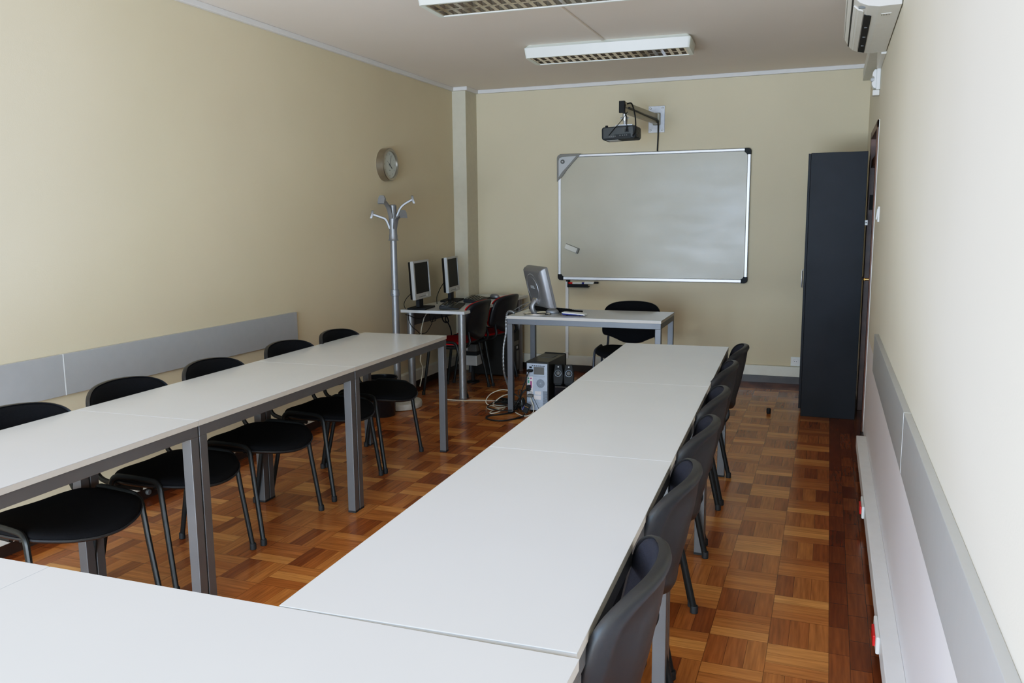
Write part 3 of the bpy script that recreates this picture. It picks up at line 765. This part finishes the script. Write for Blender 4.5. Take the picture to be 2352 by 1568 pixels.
# ------------------------------------------------------------------ coat stand and bin
cs = thing('coat_stand', 'silver coat stand with curved hooks on a round pale base by the left wall', 'coat stand', (-3.235, 5.885, 0))
b = NB(); lathe(b, [(.165, 0), (.192, .004), (.196, .03), (.190, .048), (.165, .056), (.160, .050), (.13, .052), (.126, .058), (.03, .066)], (0, 0, 0), 48)
obj('stand_base', b, 'concrete', cs, smooth=True, ang=30)
b = NB(); lathe(b, [(.0285, .06), (.0285, .93)], (0, 0, 0), 28); obj('lower_pole', b, 'silver', cs, smooth=True)
b = NB(); lathe(b, [(.0255, .93), (.0255, 1.37)], (0, 0, 0), 28); obj('upper_pole', b, 'silver', cs, smooth=True)
b = NB(); lathe(b, [(.030, .905), (.036, .908), (.036, .925), (.033, .945), (.0335, .955), (.026, .957)], (0, 0, 0), 28); 
for s in (-1, 1): tube(b, [(0, s*.033, .92), (0, s*.047, .92)], .005, 8)
obj('lower_collar', b, 'silver', cs, smooth=True)
b = NB(); lathe(b, [(.044, 1.345), (.038, 1.352), (.034, 1.36), (.034, 1.385), (.031, 1.40), (.031, 1.62), (.022, 1.628)], (0, 0, 0), 28); obj('hook_head', b, 'silver', cs, smooth=True, ang=40)
def hook(name, a, z0, z1, rad):
    b = NB()
    c, s = math.cos(a), math.sin(a)
    P = catmull([(.026*c, .026*s, z0), (.055*c, .055*s, z0+.07), (rad*.6*c, rad*.6*s, z0+(z1-z0)*.62+.02), (rad*c, rad*s, z1)], 5)
    w = Vector((-s, c, 0)); rings = []
    for i, p in enumerate(P):
        t = (P[min(i+1, len(P)-1)]-P[max(i-1, 0)]).normalized(); nn = t.cross(w).normalized()
        hw = .017; th = .006
        rings.append([b.verts.new(p+w*hw*x+nn*th*y) for x, y in ((-1, -1), (0, -1.6), (1, -1), (1, 1), (0, 1.6), (-1, 1))])
    for p, q in zip(rings, rings[1:]):
        for k in range(6): b.faces.new((p[k], p[(k+1) % 6], q[(k+1) % 6], q[k]))
    b.faces.new(rings[0][::-1]); b.faces.new(rings[-1])
    # upturned rounded tip
    tip = Vector((rad*c, rad*s, z1)); out = Vector((c, s, 0))
    F = [(x, z) for x, z in [(-.029, -.030), (-.029, .010), (-.019, .028), (0, .033), (.019, .028), (.029, .010), (.029, -.030)]]
    A = [b.verts.new(tip+w*x+Vector((0, 0, z))-out*.006+out*(.012 if z < 0 else 0)) for x, z in F]; B = [b.verts.new(tip+w*x+Vector((0, 0, z))+out*.010+out*(.012 if z < 0 else 0)) for x, z in F]
    for k in range(7): b.faces.new((A[k], A[(k+1) % 7], B[(k+1) % 7], B[k]))
    b.faces.new(A[::-1]); b.faces.new(B)
    obj(name, b, 'silver', cs, smooth=True, ang=40)
for a, z0, z1 in ((28.8, 1.52, 1.665), (148.8, 1.52, 1.665), (-91.2, 1.52, 1.665), (208.8, 1.44, 1.552), (-31.2, 1.44, 1.552), (88.8, 1.44, 1.552)):
    hook('coat_hook', math.radians(a), z0, z1, .155)

wb = thing('waste_bin', 'glossy black round waste bin beside the coat stand base', 'bin', (-3.205, 5.572, 0))
b = NB(); lathe(b, [(.095, 0), (.100, .006), (.122, .30), (.118, .30), (.097, .012), (.02, .012)], (0, 0, 0), 36); obj('bin_body', b, 'bin', wb, smooth=True, ang=40)
b = NB(); tube(b, [(.123*math.cos(2*PI*k/36), .123*math.sin(2*PI*k/36), .30) for k in range(37)], .005, 8); obj('bin_rim', b, 'bin', wb, smooth=True)

# ------------------------------------------------------------------ clock
ck = thing('wall_clock', 'round wall clock with wide steel rim and pale dial', 'clock', (WL, 6.215, 1.960))
CRs = .134
b = NB(); lathe(b, [(CRs, 0), (CRs, .062), (CRs-.006, .066), (CRs-.022, .064), (CRs-.024, .050)], (0, 0, 0), 56, 'x')
obj('rim', b, 'brushed', ck, smooth=True, ang=30)
b = NB(); lathe(b, [(CRs-.023, .050), (CRs-.023, .0505)], (0, 0, 0), 48, 'x'); obj('dial', b, 'dial', ck)
CT = Matrix(((0, 0, 1, .0525), (1, 0, 0, 0), (0, 1, 0, 0), (0, 0, 0, 1)))   # local xy of the dial -> wall yz
def hand(name, ang_, ln, w, x):
    b = NB(); T = CT @ TR(0, 0, x) @ Matrix.Rotation(-ang_, 4, 'Z')
    box(b, -w/2, w/2, -.012, ln, 0, .001, T=T); obj(name, b, 'ink', ck)
hand('minute_hand', math.radians(18), .078, .004, .002); hand('hour_hand', math.radians(128), .048, .007, .0005); hand('second_hand', math.radians(-60), .06, .0012, .003)
for k in range(12):
    a = math.radians(30*(k+1))
    text_mesh('numeral', str(k+1), .020, 'ink', ck, CT @ TR(.088*math.sin(a), .088*math.cos(a), -.0015))
b = NB(); box(b, -.012, .012, -.046, -.042, -.0015, -.001, T=CT); obj('dial_mark', b, 'ink', ck)

# ------------------------------------------------------------------ whiteboard
X0, X1, Z0, Z1 = -2.484, -.679, .907, 2.1136
wbd = thing('whiteboard', 'large whiteboard with aluminium frame and black corners on the far wall', 'whiteboard', (0, YF, 0))
obj('board_panel', bx(X0+.02, X1-.02, -.022, -.004, Z0+.02, Z1-.02), 'board', wbd)
def frame_bar(z0, z1, x0, x1):
    return bx(x0, x1, -.030, -.002, z0, z1, bev=.008)
for nm, a in (('frame_top', (Z1-.030, Z1, X0+.05, X1-.05)), ('frame_bottom', (Z0, Z0+.036, X0+.05, X1-.05))):
    obj(nm, frame_bar(*a), 'alu', wbd)
for nm, a in (('frame_left', (Z0+.05, Z1-.05, X0, X0+.032)), ('frame_right', (Z0+.05, Z1-.05, X1-.034, X1))):
    obj(nm, frame_bar(*a), 'alu', wbd)
def corner(cx, cz, sx, sz):
    b = NB(); r = .058
    P = [(0, 0)]
    pts = [(r, 0), (r, .036), (.045, .042), (.040, .050), (.036, r), (0, r)] 
    arc = [(r*.5*(1-math.sin(a)), r*.5*(1-math.cos(a))) for a in [k*PI/2/6 for k in range(7)]]
    poly = [(r, 0), (r, .036), (.045, .042), (.036, r), (0, r)] + [(p[0], p[1]) for p in arc[::-1]]
    # arc runs from (0, r/2) to (r/2, 0)
    poly = [(r, 0), (r, .036), (.044, .044), (.036, r), (0, r)] + sorted(arc, key=lambda p: -p[1])
    poly = [(cx+sx*x, cz+sz*z) for x, z in poly]
    prism(b, poly, 0, .033, T=Matrix(((1, 0, 0, 0), (0, 0, -1, 0), (0, 1, 0, 0), (0, 0, 0, 1))))
    obj('corner_cap', b, 'black', wbd, bev=.002)
corner(X0, Z0, 1, 1); corner(X1, Z0, -1, 1); corner(X1, Z1, -1, -1)
# electronic corner sensor, upper left
TM = Matrix(((1, 0, 0, 0), (0, 0, -1, 0), (0, 1, 0, 0), (0, 0, 0, 1)))
cs2 = thing('corner_sensor', 'grey triangular electronic sensor on the upper left corner of the whiteboard', 'sensor', (X0, YF, Z1))
P1 = [(.235, .004), (.20, -.035), (.16, -.075), (.10, -.140), (.055, -.20), (.03, -.225), (-.004, -.255), (-.004, -.03), (.004, -.010), (.03, .004)]
b = NB(); prism(b, P1, .0305, .040, T=TM); obj('outer_shell', b, 'tan', cs2, bev=.002)
P2 = [(.190, -.018), (.15, -.062), (.09, -.125), (.05, -.165), (.014, -.215), (.014, -.06), (.022, -.035), (.05, -.022)]
b = NB(); prism(b, P2, .040, .044, T=TM); obj('cover_plate', b, 'lightpl', cs2, bev=.001)
b = NB(); lathe(b, [(.020, -.044), (.020, -.052), (.014, -.056), (.008, -.056)], (.056, 0, -.068), 24, 'y'); obj('round_eye', b, 'ink', cs2, smooth=True)
b = NB(); lathe(b, [(.007, -.056), (.007, -.059)], (.056, 0, -.068), 16, 'y'); obj('eye_centre', b, 'lightpl', cs2)
# eraser stuck on the board
er = thing('board_eraser', 'pale magnetic eraser stuck slantwise on the lower left of the whiteboard', 'eraser', (-2.338, YF-.022, 1.215))
T = Matrix.Rotation(math.radians(21), 4, 'Y')
obj('eraser_grip', bx(-.070, .070, -.030, -.012, -.024, .024, T=T, bev=.004), 'duct', er)
obj('eraser_felt', bx(-.072, .072, -.012, -.0005, -.026, .026, T=T), 'greypl', er)
obj('end_strip', bx(.056, .0715, -.031, -.011, -.0245, .0245, T=T), 'tan', er)
# tray and markers below the board
tr = thing('marker_tray', 'small black tray under the lower left edge of the whiteboard', 'tray', (0, YF, 0))
b = NB(); box(b, -2.372, -2.165, -.075, -.002, .842, .850); box(b, -2.372, -2.165, -.078, -.073, .842, .872); box(b, -2.372, -2.365, -.075, 0, .842, .905)
obj('tray_body', b, 'black', tr, bev=.002)
obj('mount_clip', bx(-2.400, -2.376, -.03, -.019, .893, .907), 'black', tr)
def marker(label, x, y, z, capm):
    t = thing('board_marker', label, 'marker', (x, y, z), group='whiteboard markers on the tray')
    b = NB(); lathe(b, [(.008, 0), (.0088, .004), (.0088, .095)], (0, 0, 0), 14, 'x'); obj('barrel', b, 'white', t, smooth=True)
    b = NB(); lathe(b, [(.0092, -.04), (.0096, -.038), (.0096, .0)], (0, 0, 0), 14, 'x'); obj('cap', b, capm, t, smooth=True)
    return t
marker('white whiteboard marker with red cap lying on the small tray', -2.322, YF-.062, .8815, 'red')
marker('white whiteboard marker with dark blue cap lying on the small tray', -2.205, YF-.060, .8815, 'blue')
marker('pale marker with black cap sticking out over the end of the tray', -2.10, YF-.045, .888, 'black').rotation_euler = (0, 0, PI)
for o in list(bpy.data.objects):
    if o.name.startswith('board_marker') and 'black cap' in o['label']: o.location = (-2.11, YF-.038, .888)

# ------------------------------------------------------------------ projector, arm, bracket
pa = thing('projection_bracket', 'long metal wall bracket holding the projector above the whiteboard', 'bracket', (-1.535, YF, 2.40))
b = NB(); box(b, -.075, .075, -.008, 0, -.118, .122, bev=.002)
obj('wall_plate', b, 'galv', pa)
b = NB()
for x in (-.055, .055):
    for z in (-.095, .10): lathe(b, [(.009, -.008), (.009, -.013), (.005, -.015)], (x, 0, z), 12, 'y')
obj('bolts', b, 'alu', pa)
b = NB(); box(b, -.028, .038, -.05, -.008, -.052, .055, bev=.006); obj('arm_socket', b, 'armm', pa)
b = NB()
Ta = RZ(math.radians(-5.0))
aR2 = Matrix.Rotation(math.radians(-5.2), 4, 'Z')
box(b, -.022, .022, -1.0, -.03, -.040, .045, T=aR2, bev=.003)
obj('arm_bar', b, 'armm', pa)
b = NB(); box(b, .0215, .0235, -.99, -.05, -.006, .004, T=aR2); obj('side_groove', b, 'ink', pa)
obj('end_cap', bx(-.024, .024, -1.012, -.985, -.045, .050, T=aR2, bev=.003), 'black', pa)
b = NB(); lathe(b, [(.018, -.105), (.020, -.10), (.020, -.045), (.012, -.04)], (-.085, -.92, 0), 16); tube(b, [(-.12, -.92, -.078), (-.05, -.92, -.078)], .008, 8)
obj('ball_joint', b, 'alu', pa, smooth=True)
b = NB(); lathe(b, [(.012, -.135), (.012, -.10)], (-.085, -.92, 0), 12); box(b, -.15, -.01, -.97, -.86, -.142, -.135)
obj('mount_plate', b, 'galv', pa)
pj = thing('projector', 'black ceiling projector hanging from the wall arm, rear ports facing the room', 'projector', (-1.645, 6.93, 2.195), .0)
pj.rotation_euler = (math.radians(0), math.radians(-1.5), math.radians(0))
b = NB(); 
prf = rrect(.142, .052, .022, 5)
prf = [(x, z if z > 0 else z) for x, z in prf]
pad(b, prf, [(.9, -.105), (.985, -.105), (1, -.100), (1.02, .0), (1.02, .08), (.97, .112), (.9, .114)], lambda u, v, w: Vector((u, w, v)))
obj('body', b, 'black', pj, smooth=True, ang=35)
obj('rear_panel', bx(-.128, .120, -.108, -.104, -.040, .044, bev=.001), 'greypl' if False else 'pcside', pj)
b = NB(); box(b, .052, .085, -.112, -.107, .0, .026); obj('power_socket', b, 'dark', pj)
b = NB()
for i, x in enumerate((-.075, -.06, -.045, -.032)): box(b, x, x+.009, -.111, -.107, -.030, -.022)
for x in (.008, .028, .045, .062): box(b, x, x+.010, -.111, -.107, -.026, -.018)
obj('ports', b, 'greypl', pj)
b = NB(); box(b, -.035, .10, -.1095, -.107, -.050, -.012); obj('port_bay', b, 'dark', pj)
b = NB()
for i in range(8): box(b, .1425, .1455, -.085, .085, -.036+i*.010, -.032+i*.010)
obj('side_vents', b, 'greypl', pj)
b = NB(); lathe(b, [(.034, .11), (.034, .13), (.028, .132), (.026, .122)], (.075, 0, 0), 24, 'y'); obj('lens', b, 'blackgloss', pj, smooth=True)
b = NB(); box(b, -.11, -.01, -.08, .06, -.0545, -.052); obj('bottom_label', b, 'lightpl', pj)
b = NB(); lathe(b, [(.012, .050), (.012, .064), (.008, .066)], (-.105, -.08, 0), 12); obj('adjuster_foot', b, 'black', pj, smooth=True)
b = NB(); box(b, -.06, .10, -.07, .06, .050, .0565); obj('top_bracket', b, 'galv', pj)
cable('projector_cable', 'black cable from the projector up to the arm end', [(-1.575, 6.815, 2.205), (-1.57, 6.79, 2.25), (-1.575, 6.81, 2.31), (-1.60, 6.84, 2.36), (-1.598, 6.86, 2.42)], .004, 'bcable')
cable('projector_cable', 'thick black cable bowing out from the arm down to the projector side', [(-1.592, 6.90, 2.43), (-1.555, 6.88, 2.43), (-1.53, 6.86, 2.38), (-1.51, 6.84, 2.30), (-1.505, 6.82, 2.21), (-1.525, 6.81, 2.165)], .006, 'bcable')
cable('projector_cable', 'thin black cable crossing the back of the projector', [(-1.575, 6.84, 2.36), (-1.62, 6.82, 2.29), (-1.68, 6.81, 2.225), (-1.725, 6.815, 2.175)], .003, 'bcable')
cable('projector_cable', 'black cables along the arm and down the wall to the whiteboard', [(-1.588, 6.95, 2.405), (-1.55, 7.4, 2.395), (-1.512, 7.76, 2.385), (-1.510, 7.80, 2.36), (-1.516, 7.835, 2.28), (-1.519, 7.842, 2.20), (-1.522, 7.842, 2.112)], .007, 'bcable')

# ------------------------------------------------------------------ ceiling lamps
def make_lamp(label):
    t = thing('ceiling_light', label, 'ceiling light', group='louvred ceiling lights')
    L2, W2, HH = .605, .165, .092
    b = NB()
    # housing ring: outer chamfered shell, open below
    def ring(hw, hl, z, r=.02):
        return [b.verts.new((x, y, z)) for x, y in rrect(hl, hw, r, 3)]
    rs = [ring(W2-.024, L2-.020, 0), ring(W2, L2, -.022), ring(W2-.001, L2-.001, -.027), ring(W2-.012, L2-.010, -HH), ring(W2-.030, L2-.04, -HH, .006), ring(W2-.030, L2-.04, -HH+.05, .006)]
    n = len(rs[0])
    for p, q in zip(rs, rs[1:]):
        for k in range(n): b.faces.new((p[k], p[(k+1) % n], q[(k+1) % n], q[k]))
    b.faces.new(rs[-1])
    obj('housing', b, 'lampw', t, smooth=True, ang=30)
    b = NB()
    hl, hw = L2-.042, W2-.032
    # spine and side reflectors (triangular sections), then cross blades
    for y0, y1, yt in ((-.012, .012, 0), (-hw, -hw+.018, -hw+.002), (hw-.018, hw, hw-.002)):
        vs = [b.verts.new(v) for v in ((-hl, yt, -HH+.045), (-hl, y0, -HH+.003), (-hl, y1, -HH+.003), (hl, yt, -HH+.045), (hl, y0, -HH+.003), (hl, y1, -HH+.003))]
        b.faces.new((vs[0], vs[1], vs[4], vs[3])); b.faces.new((vs[1], vs[2], vs[5], vs[4])); b.faces.new((vs[2], vs[0], vs[3], vs[5]))
    nb = 20
    for i in range(nb+1):
        x = -hl+i*2*hl/nb
        for s in (-1, 1):
            ya, yb_ = (.008, hw-.01) if s > 0 else (-hw+.01, -.008)
            A = [b.verts.new((x-.012, y, -HH+.003)) for y in (ya, yb_)]; B = [b.verts.new((x+.012, y, -HH+.003)) for y in (ya, yb_)]; C = [b.verts.new((x, y, -HH+.040)) for y in (ya, yb_)]
            b.faces.new((A[0], A[1], C[1], C[0])); b.faces.new((B[0], B[1], C[1], C[0])); b.faces.new((A[0], A[1], B[1], B[0]))
    obj('louvre', b, 'louv', t)
    for s in (-1, 1):
        b = NB(); tube(b, [(-hl+.005, s*.07, -HH+.044), (hl-.005, s*.07, -HH+.044)], .006, 10); obj('fluorescent_tube', b, 'tube', t, smooth=True)
    return t
l2 = make_lamp('white louvred ceiling light nearer the whiteboard')
l2.location = (-1.565, 6.175, H); l2.rotation_euler = (0, 0, .05)
dup(l2, (-1.585, 4.49, H), .04, 'white louvred ceiling light cut by the top edge of the photo')

# ------------------------------------------------------------------ air conditioner
ac = thing('air_conditioner', 'white wall air conditioner high on the right wall near the ceiling', 'air conditioner', (WR, 0, 0))
TA = Matrix(((1, 0, 0, 0), (0, 0, 1, 0), (0, 1, 0, 0), (0, 0, 0, 1)))   # (x, z, y) prism -> world
A0, A1 = 4.385, 5.60
prof = [(-.004, 2.470), (-.10, 2.468), (-.150, 2.476), (-.185, 2.492), (-.214, 2.518), (-.236, 2.555), (-.238, 2.60), (-.236, 2.70), (-.215, 2.74), (-.004, 2.74)]
b = NB(); prism(b, prof, A0, A1, T=TA); obj('casing', b, 'acw', ac, bev=.004)
def skin(name, prof2, a0, a1, m, **k):
    b = NB(); prism(b, prof2, a0, a1, T=TA); return obj(name, b, m, ac, **k)
skin('front_panel', [(-.2375, 2.565), (-.2375, 2.70), (-.2415, 2.70), (-.2425, 2.566)], A0+.01, A1-.01, 'acw', bev=.002)
skin('panel_seam', [(-.212, 2.5155), (-.218, 2.523), (-.2195, 2.521), (-.2135, 2.5135)], A0+.002, A1-.002, 'dark')
skin('air_flap', [(-.206, 2.510), (-.168, 2.4835), (-.165, 2.4780), (-.188, 2.486), (-.211, 2.507)], A0+.13, A1-.03, 'acw')
b = NB()
for f0 in (.3, .65):
    x = -.208+.040*f0; z = 2.508-.026*f0-.004
    tube(b, [(x, A0+.135, z), (x, A1-.035, z)], .0035, 6)
obj('flap_rib', b, 'duct', ac)
skin('air_outlet', [(-.160, 2.480), (-.128, 2.4712), (-.127, 2.4685), (-.161, 2.4765)], A0+.20, A1-.03, 'dark')
b = NB()
for y in (4.85, 5.10, 5.35): box(b, -.150, -.135, y, y+.003, 2.4675, 2.473)
obj('outlet_vane', b, 'greypl', ac)
obj('rating_label', bx(-.085, -.040, A0+.16, A0+.20, 2.4665, 2.4690), 'duct', ac)
b = NB()
for i in range(6): box(b, -.083+i*.007, -.080+i*.007, A0+.165, A0+.195, 2.4660, 2.4666)
obj('label_print', b, 'ink', ac)
obj('brand_badge', bx(-.190, -.160, A0+.045, A0+.052, 2.474, 2.486), 'ink', ac)

# alarm siren on the right wall
si = thing('alarm_siren', 'small white alarm unit with a round lamp on the right wall below the air conditioner', 'alarm', (WR, 6.20, 2.40))
b = NB(); box(b, -.026, -.001, -.05, .05, -.070, .065, bev=.005); obj('mounting_box', b, 'white', si)
b = NB(); prism(b, [(-.026, .060), (-.026, -.062), (-.040, -.058), (-.050, -.040), (-.054, -.022), (-.038, -.010), (-.038, .012), (-.052, .022), (-.048, .045), (-.038, .060)], -.04, .04, T=TA); obj('curved_cover', b, 'white', si, bev=.003)
b = NB(); lathe(b, [(.014, -.038), (.014, -.052), (.008, -.060)], (0, 0, 0), 18, 'x'); obj('round_lamp', b, 'lightpl', si, smooth=True)
obj('lower_block', bx(-.045, -.002, -.035, .035, -.105, -.071, bev=.004), 'acw', si)

# light switch, outlets
ls = thing('light_switch', 'white light switch on the right wall beside the door frame', 'light switch', (WR, 5.45, 1.515))
obj('switch_plate', bx(-.010, 0, -.04, .04, -.045, .045, bev=.002), 'white', ls)
b = NB(); box(b, -.016, -.009, -.028, .028, -.032, .032, T=Matrix.Rotation(.10, 4, 'Y'), bev=.002); obj('rocker', b, 'white', ls)
def outlet(label, loc, rz, red=False):
    t = thing('wall_outlet', label, 'power outlet', loc, rz)
    # faces local -y
    obj('outlet_plate', bx(-.042, .042, -.010, 0, -.042, .042, bev=.002), 'white', t)
    b = NB(); lathe(b, [(.028, -.010), (.028, -.013), (.024, -.013), (.022, -.011)], (0, 0, 0), 24, 'y'); obj('socket_ring', b, 'ductw', t, smooth=True)
    b = NB()
    for x in (-.009, .009): lathe(b, [(.003, -.011), (.003, -.0125)], (x, 0, 0), 10, 'y')
    obj('socket_holes', b, 'dark', t)
    return t
outlet('white power outlet on the far wall beside the dark cabinet', (-.235, YF, .205), 0)
so = thing('wall_outlet', 'round white outlet low on the left wall behind a table leg', 'power outlet', (WL, 4.50, .27))
b = NB(); lathe(b, [(.036, 0), (.036, .010), (.030, .014), (.010, .014)], (0, 0, 0), 28, 'x'); obj('outlet_cover', b, 'white', so, smooth=True)
def rsock(label, y):
    t = thing('trunking_socket', label, 'power outlet', (WR-.057, y, .092), group='red and white sockets on the right wall trunking')
    b = NB(); box(b, -.012, 0, -.085, .085, -.030, .030, bev=.004); obj('socket_plate', b, 'white', t)
    b = NB(); box(b, -.020, -.011, -.045, .045, -.022, .016, bev=.003); obj('red_socket', b, 'red', t)
    return t
rsock('red and white socket on the right trunking, farther one towards the door', 4.27)
rsock('red and white socket on the right trunking, nearer one by the front chair', 2.93)
ds = thing('door_stop', 'small grey round knob low on the left skirting behind the tables', 'door stop', (WL+.02, 3.42, .035))
b = NB(); lathe(b, [(.016, 0), (.016, .012), (.012, .016)], (0, 0, 0), 18, 'x'); obj('knob', b, 'greypl', ds, smooth=True)
cb = thing('cable_clip', 'small white cable box with a dark hole at the foot of the wall trunking', 'cable box', (-2.394, YF-.040, .16))
obj('clip_body', bx(-.026, .022, -.010, .020, -.03, .028, bev=.003), 'ductw', cb)
obj('clip_hole', bx(-.022, -.006, -.0115, -.0095, -.018, -.008), 'dark', cb)
b = NB(); lathe(b, [(.013, 0), (.0155, .003), (.017, .030), (.015, .040), (.008, .042)], (-.379, 6.575, 0), 20)
tag(obj('rubber_cap', b, 'rubber', smooth=True, ang=40), 'tiny black rubber cap lying alone on the parquet near the cabinet', 'cap')

# ------------------------------------------------------------------ tall cabinet
cx0, cx1, cy0, cy1, chh = -.1646, .2366, 6.564, 7.364, 1.962
tcb = thing('tall_cabinet', 'tall dark cabinet standing sideways against the right wall by the door', 'cabinet', (0, 0, 0))
b = NB(); box(b, cx0+.018, cx1, cy0, cy1, .0, chh, bev=.002)
obj('carcass', b, 'cabinet', tcb)
for i, (a, bb) in enumerate(((cy0+.003, (cy0+cy1)/2-.002), ((cy0+cy1)/2+.002, cy1-.003))):
    dr = obj('cabinet_door', bx(cx0, cx0+.017, a, bb, .06, chh-.004), 'cabinet', tcb, bev=.001)
    hy = bb-.05 if i == 0 else a+.05
    b = NB(); tube(b, [(cx0, hy, .95), (cx0-.022, hy, .955), (cx0-.022, hy, 1.085), (cx0, hy, 1.09)], .005, 8); obj('door_handle', b, 'alu', dr, smooth=True)
dc = thing('cabinet_catch', 'tiny white catch on the side edge of the dark cabinet facing the door', 'catch', (cx1, 6.585, 1.457))
obj('catch_body', bx(0, .020, -.012, .012, -.018, .018, bev=.002), 'white', dc); obj('catch_slot', bx(.004, .016, -.0128, -.0118, -.003, .003), 'greypl', dc)

# ------------------------------------------------------------------ light
w = bpy.data.worlds.new('sky'); SC.world = w; w.use_nodes = True
nt = w.node_tree; bg = nt.nodes['Background']
sky = nt.nodes.new('ShaderNodeTexSky'); sky.sky_type = 'HOSEK_WILKIE'; sky.turbidity = 4; sky.sun_direction = (.3, .6, .7)
nt.links.new(sky.outputs[0], bg.inputs['Color']); bg.inputs['Strength'].default_value = .6
def area(name, loc, rot, sx, sy, e, col):
    l = bpy.data.lights.new(name, 'AREA'); l.shape = 'RECTANGLE'; l.size = sx; l.size_y = sy; l.energy = e; l.color = col
    o = bpy.data.objects.new(name, l); COL.objects.link(o); o.location = loc; o.rotation_euler = rot; return o
wc = (WX0+WX1)/2; ww = WX1-WX0
# sky light over garden light through the window
area('window_sky_light', (wc, YB-.15, 1.75), (PI/2, 0, 0), ww, 1.4, 200, (.44, .67, 1.0))
area('window_garden_light', (wc, YB-.15, .58), (PI/2, 0, 0), ww, .90, 310, (.57, .74, 1.0))
area('ceiling_fill_light', (wc, YB-.20, .50), (PI/2+.75, 0, 0), ww, .6, 130, (.92, .95, .80))  # added fill lamp, tilted up to brighten the ceiling

# ------------------------------------------------------------------ camera
cam = bpy.data.cameras.new('camera'); co = bpy.data.objects.new('camera', cam); COL.objects.link(co)
cam.sensor_width = 36; cam.lens = 1909.05/2352*36; cam.clip_start = .02
r = Vector((0.93525356, 0.35385876, -0.00920672)); u = Vector((-0.04326582, 0.14008905, 0.98918917)); f = Vector((-0.35132443, 0.92474809, -0.14632877))
mw = Matrix(((r.x, u.x, -f.x, 0), (r.y, u.y, -f.y, 0), (r.z, u.z, -f.z, 1.51043), (0, 0, 0, 1)))
co.matrix_world = mw
SC.camera = co
SC.view_settings.view_transform = 'Standard'
SC.view_settings.exposure = -0.10
# gentle highlight shoulder like the camera's tone curve
SC.view_settings.use_curve_mapping = True
cm = SC.view_settings.curve_mapping
cm.white_level = (1.8, 1.8, 1.8)
cv = cm.curves[3]
for x, y in ((.012, .014), (.05, .078), (.20, .36), (.32, .545), (.45, .68), (.65, .81)): cv.points.new(x, y)
cv.points[-1].location = (1.0, .95)
for ch, P, e in ((0, ((.3, .3), (.6, .59)), .965), (2, ((.3, .295), (.6, .635)), 1.0)):
    c2 = cm.curves[ch]
    for x, y in P: c2.points.new(x, y)
    c2.points[-1].location = (1.0, e)
cm.update()
SC.cycles.max_bounces = 10; SC.cycles.diffuse_bounces = 6
SC.cycles.sample_clamp_indirect = 8
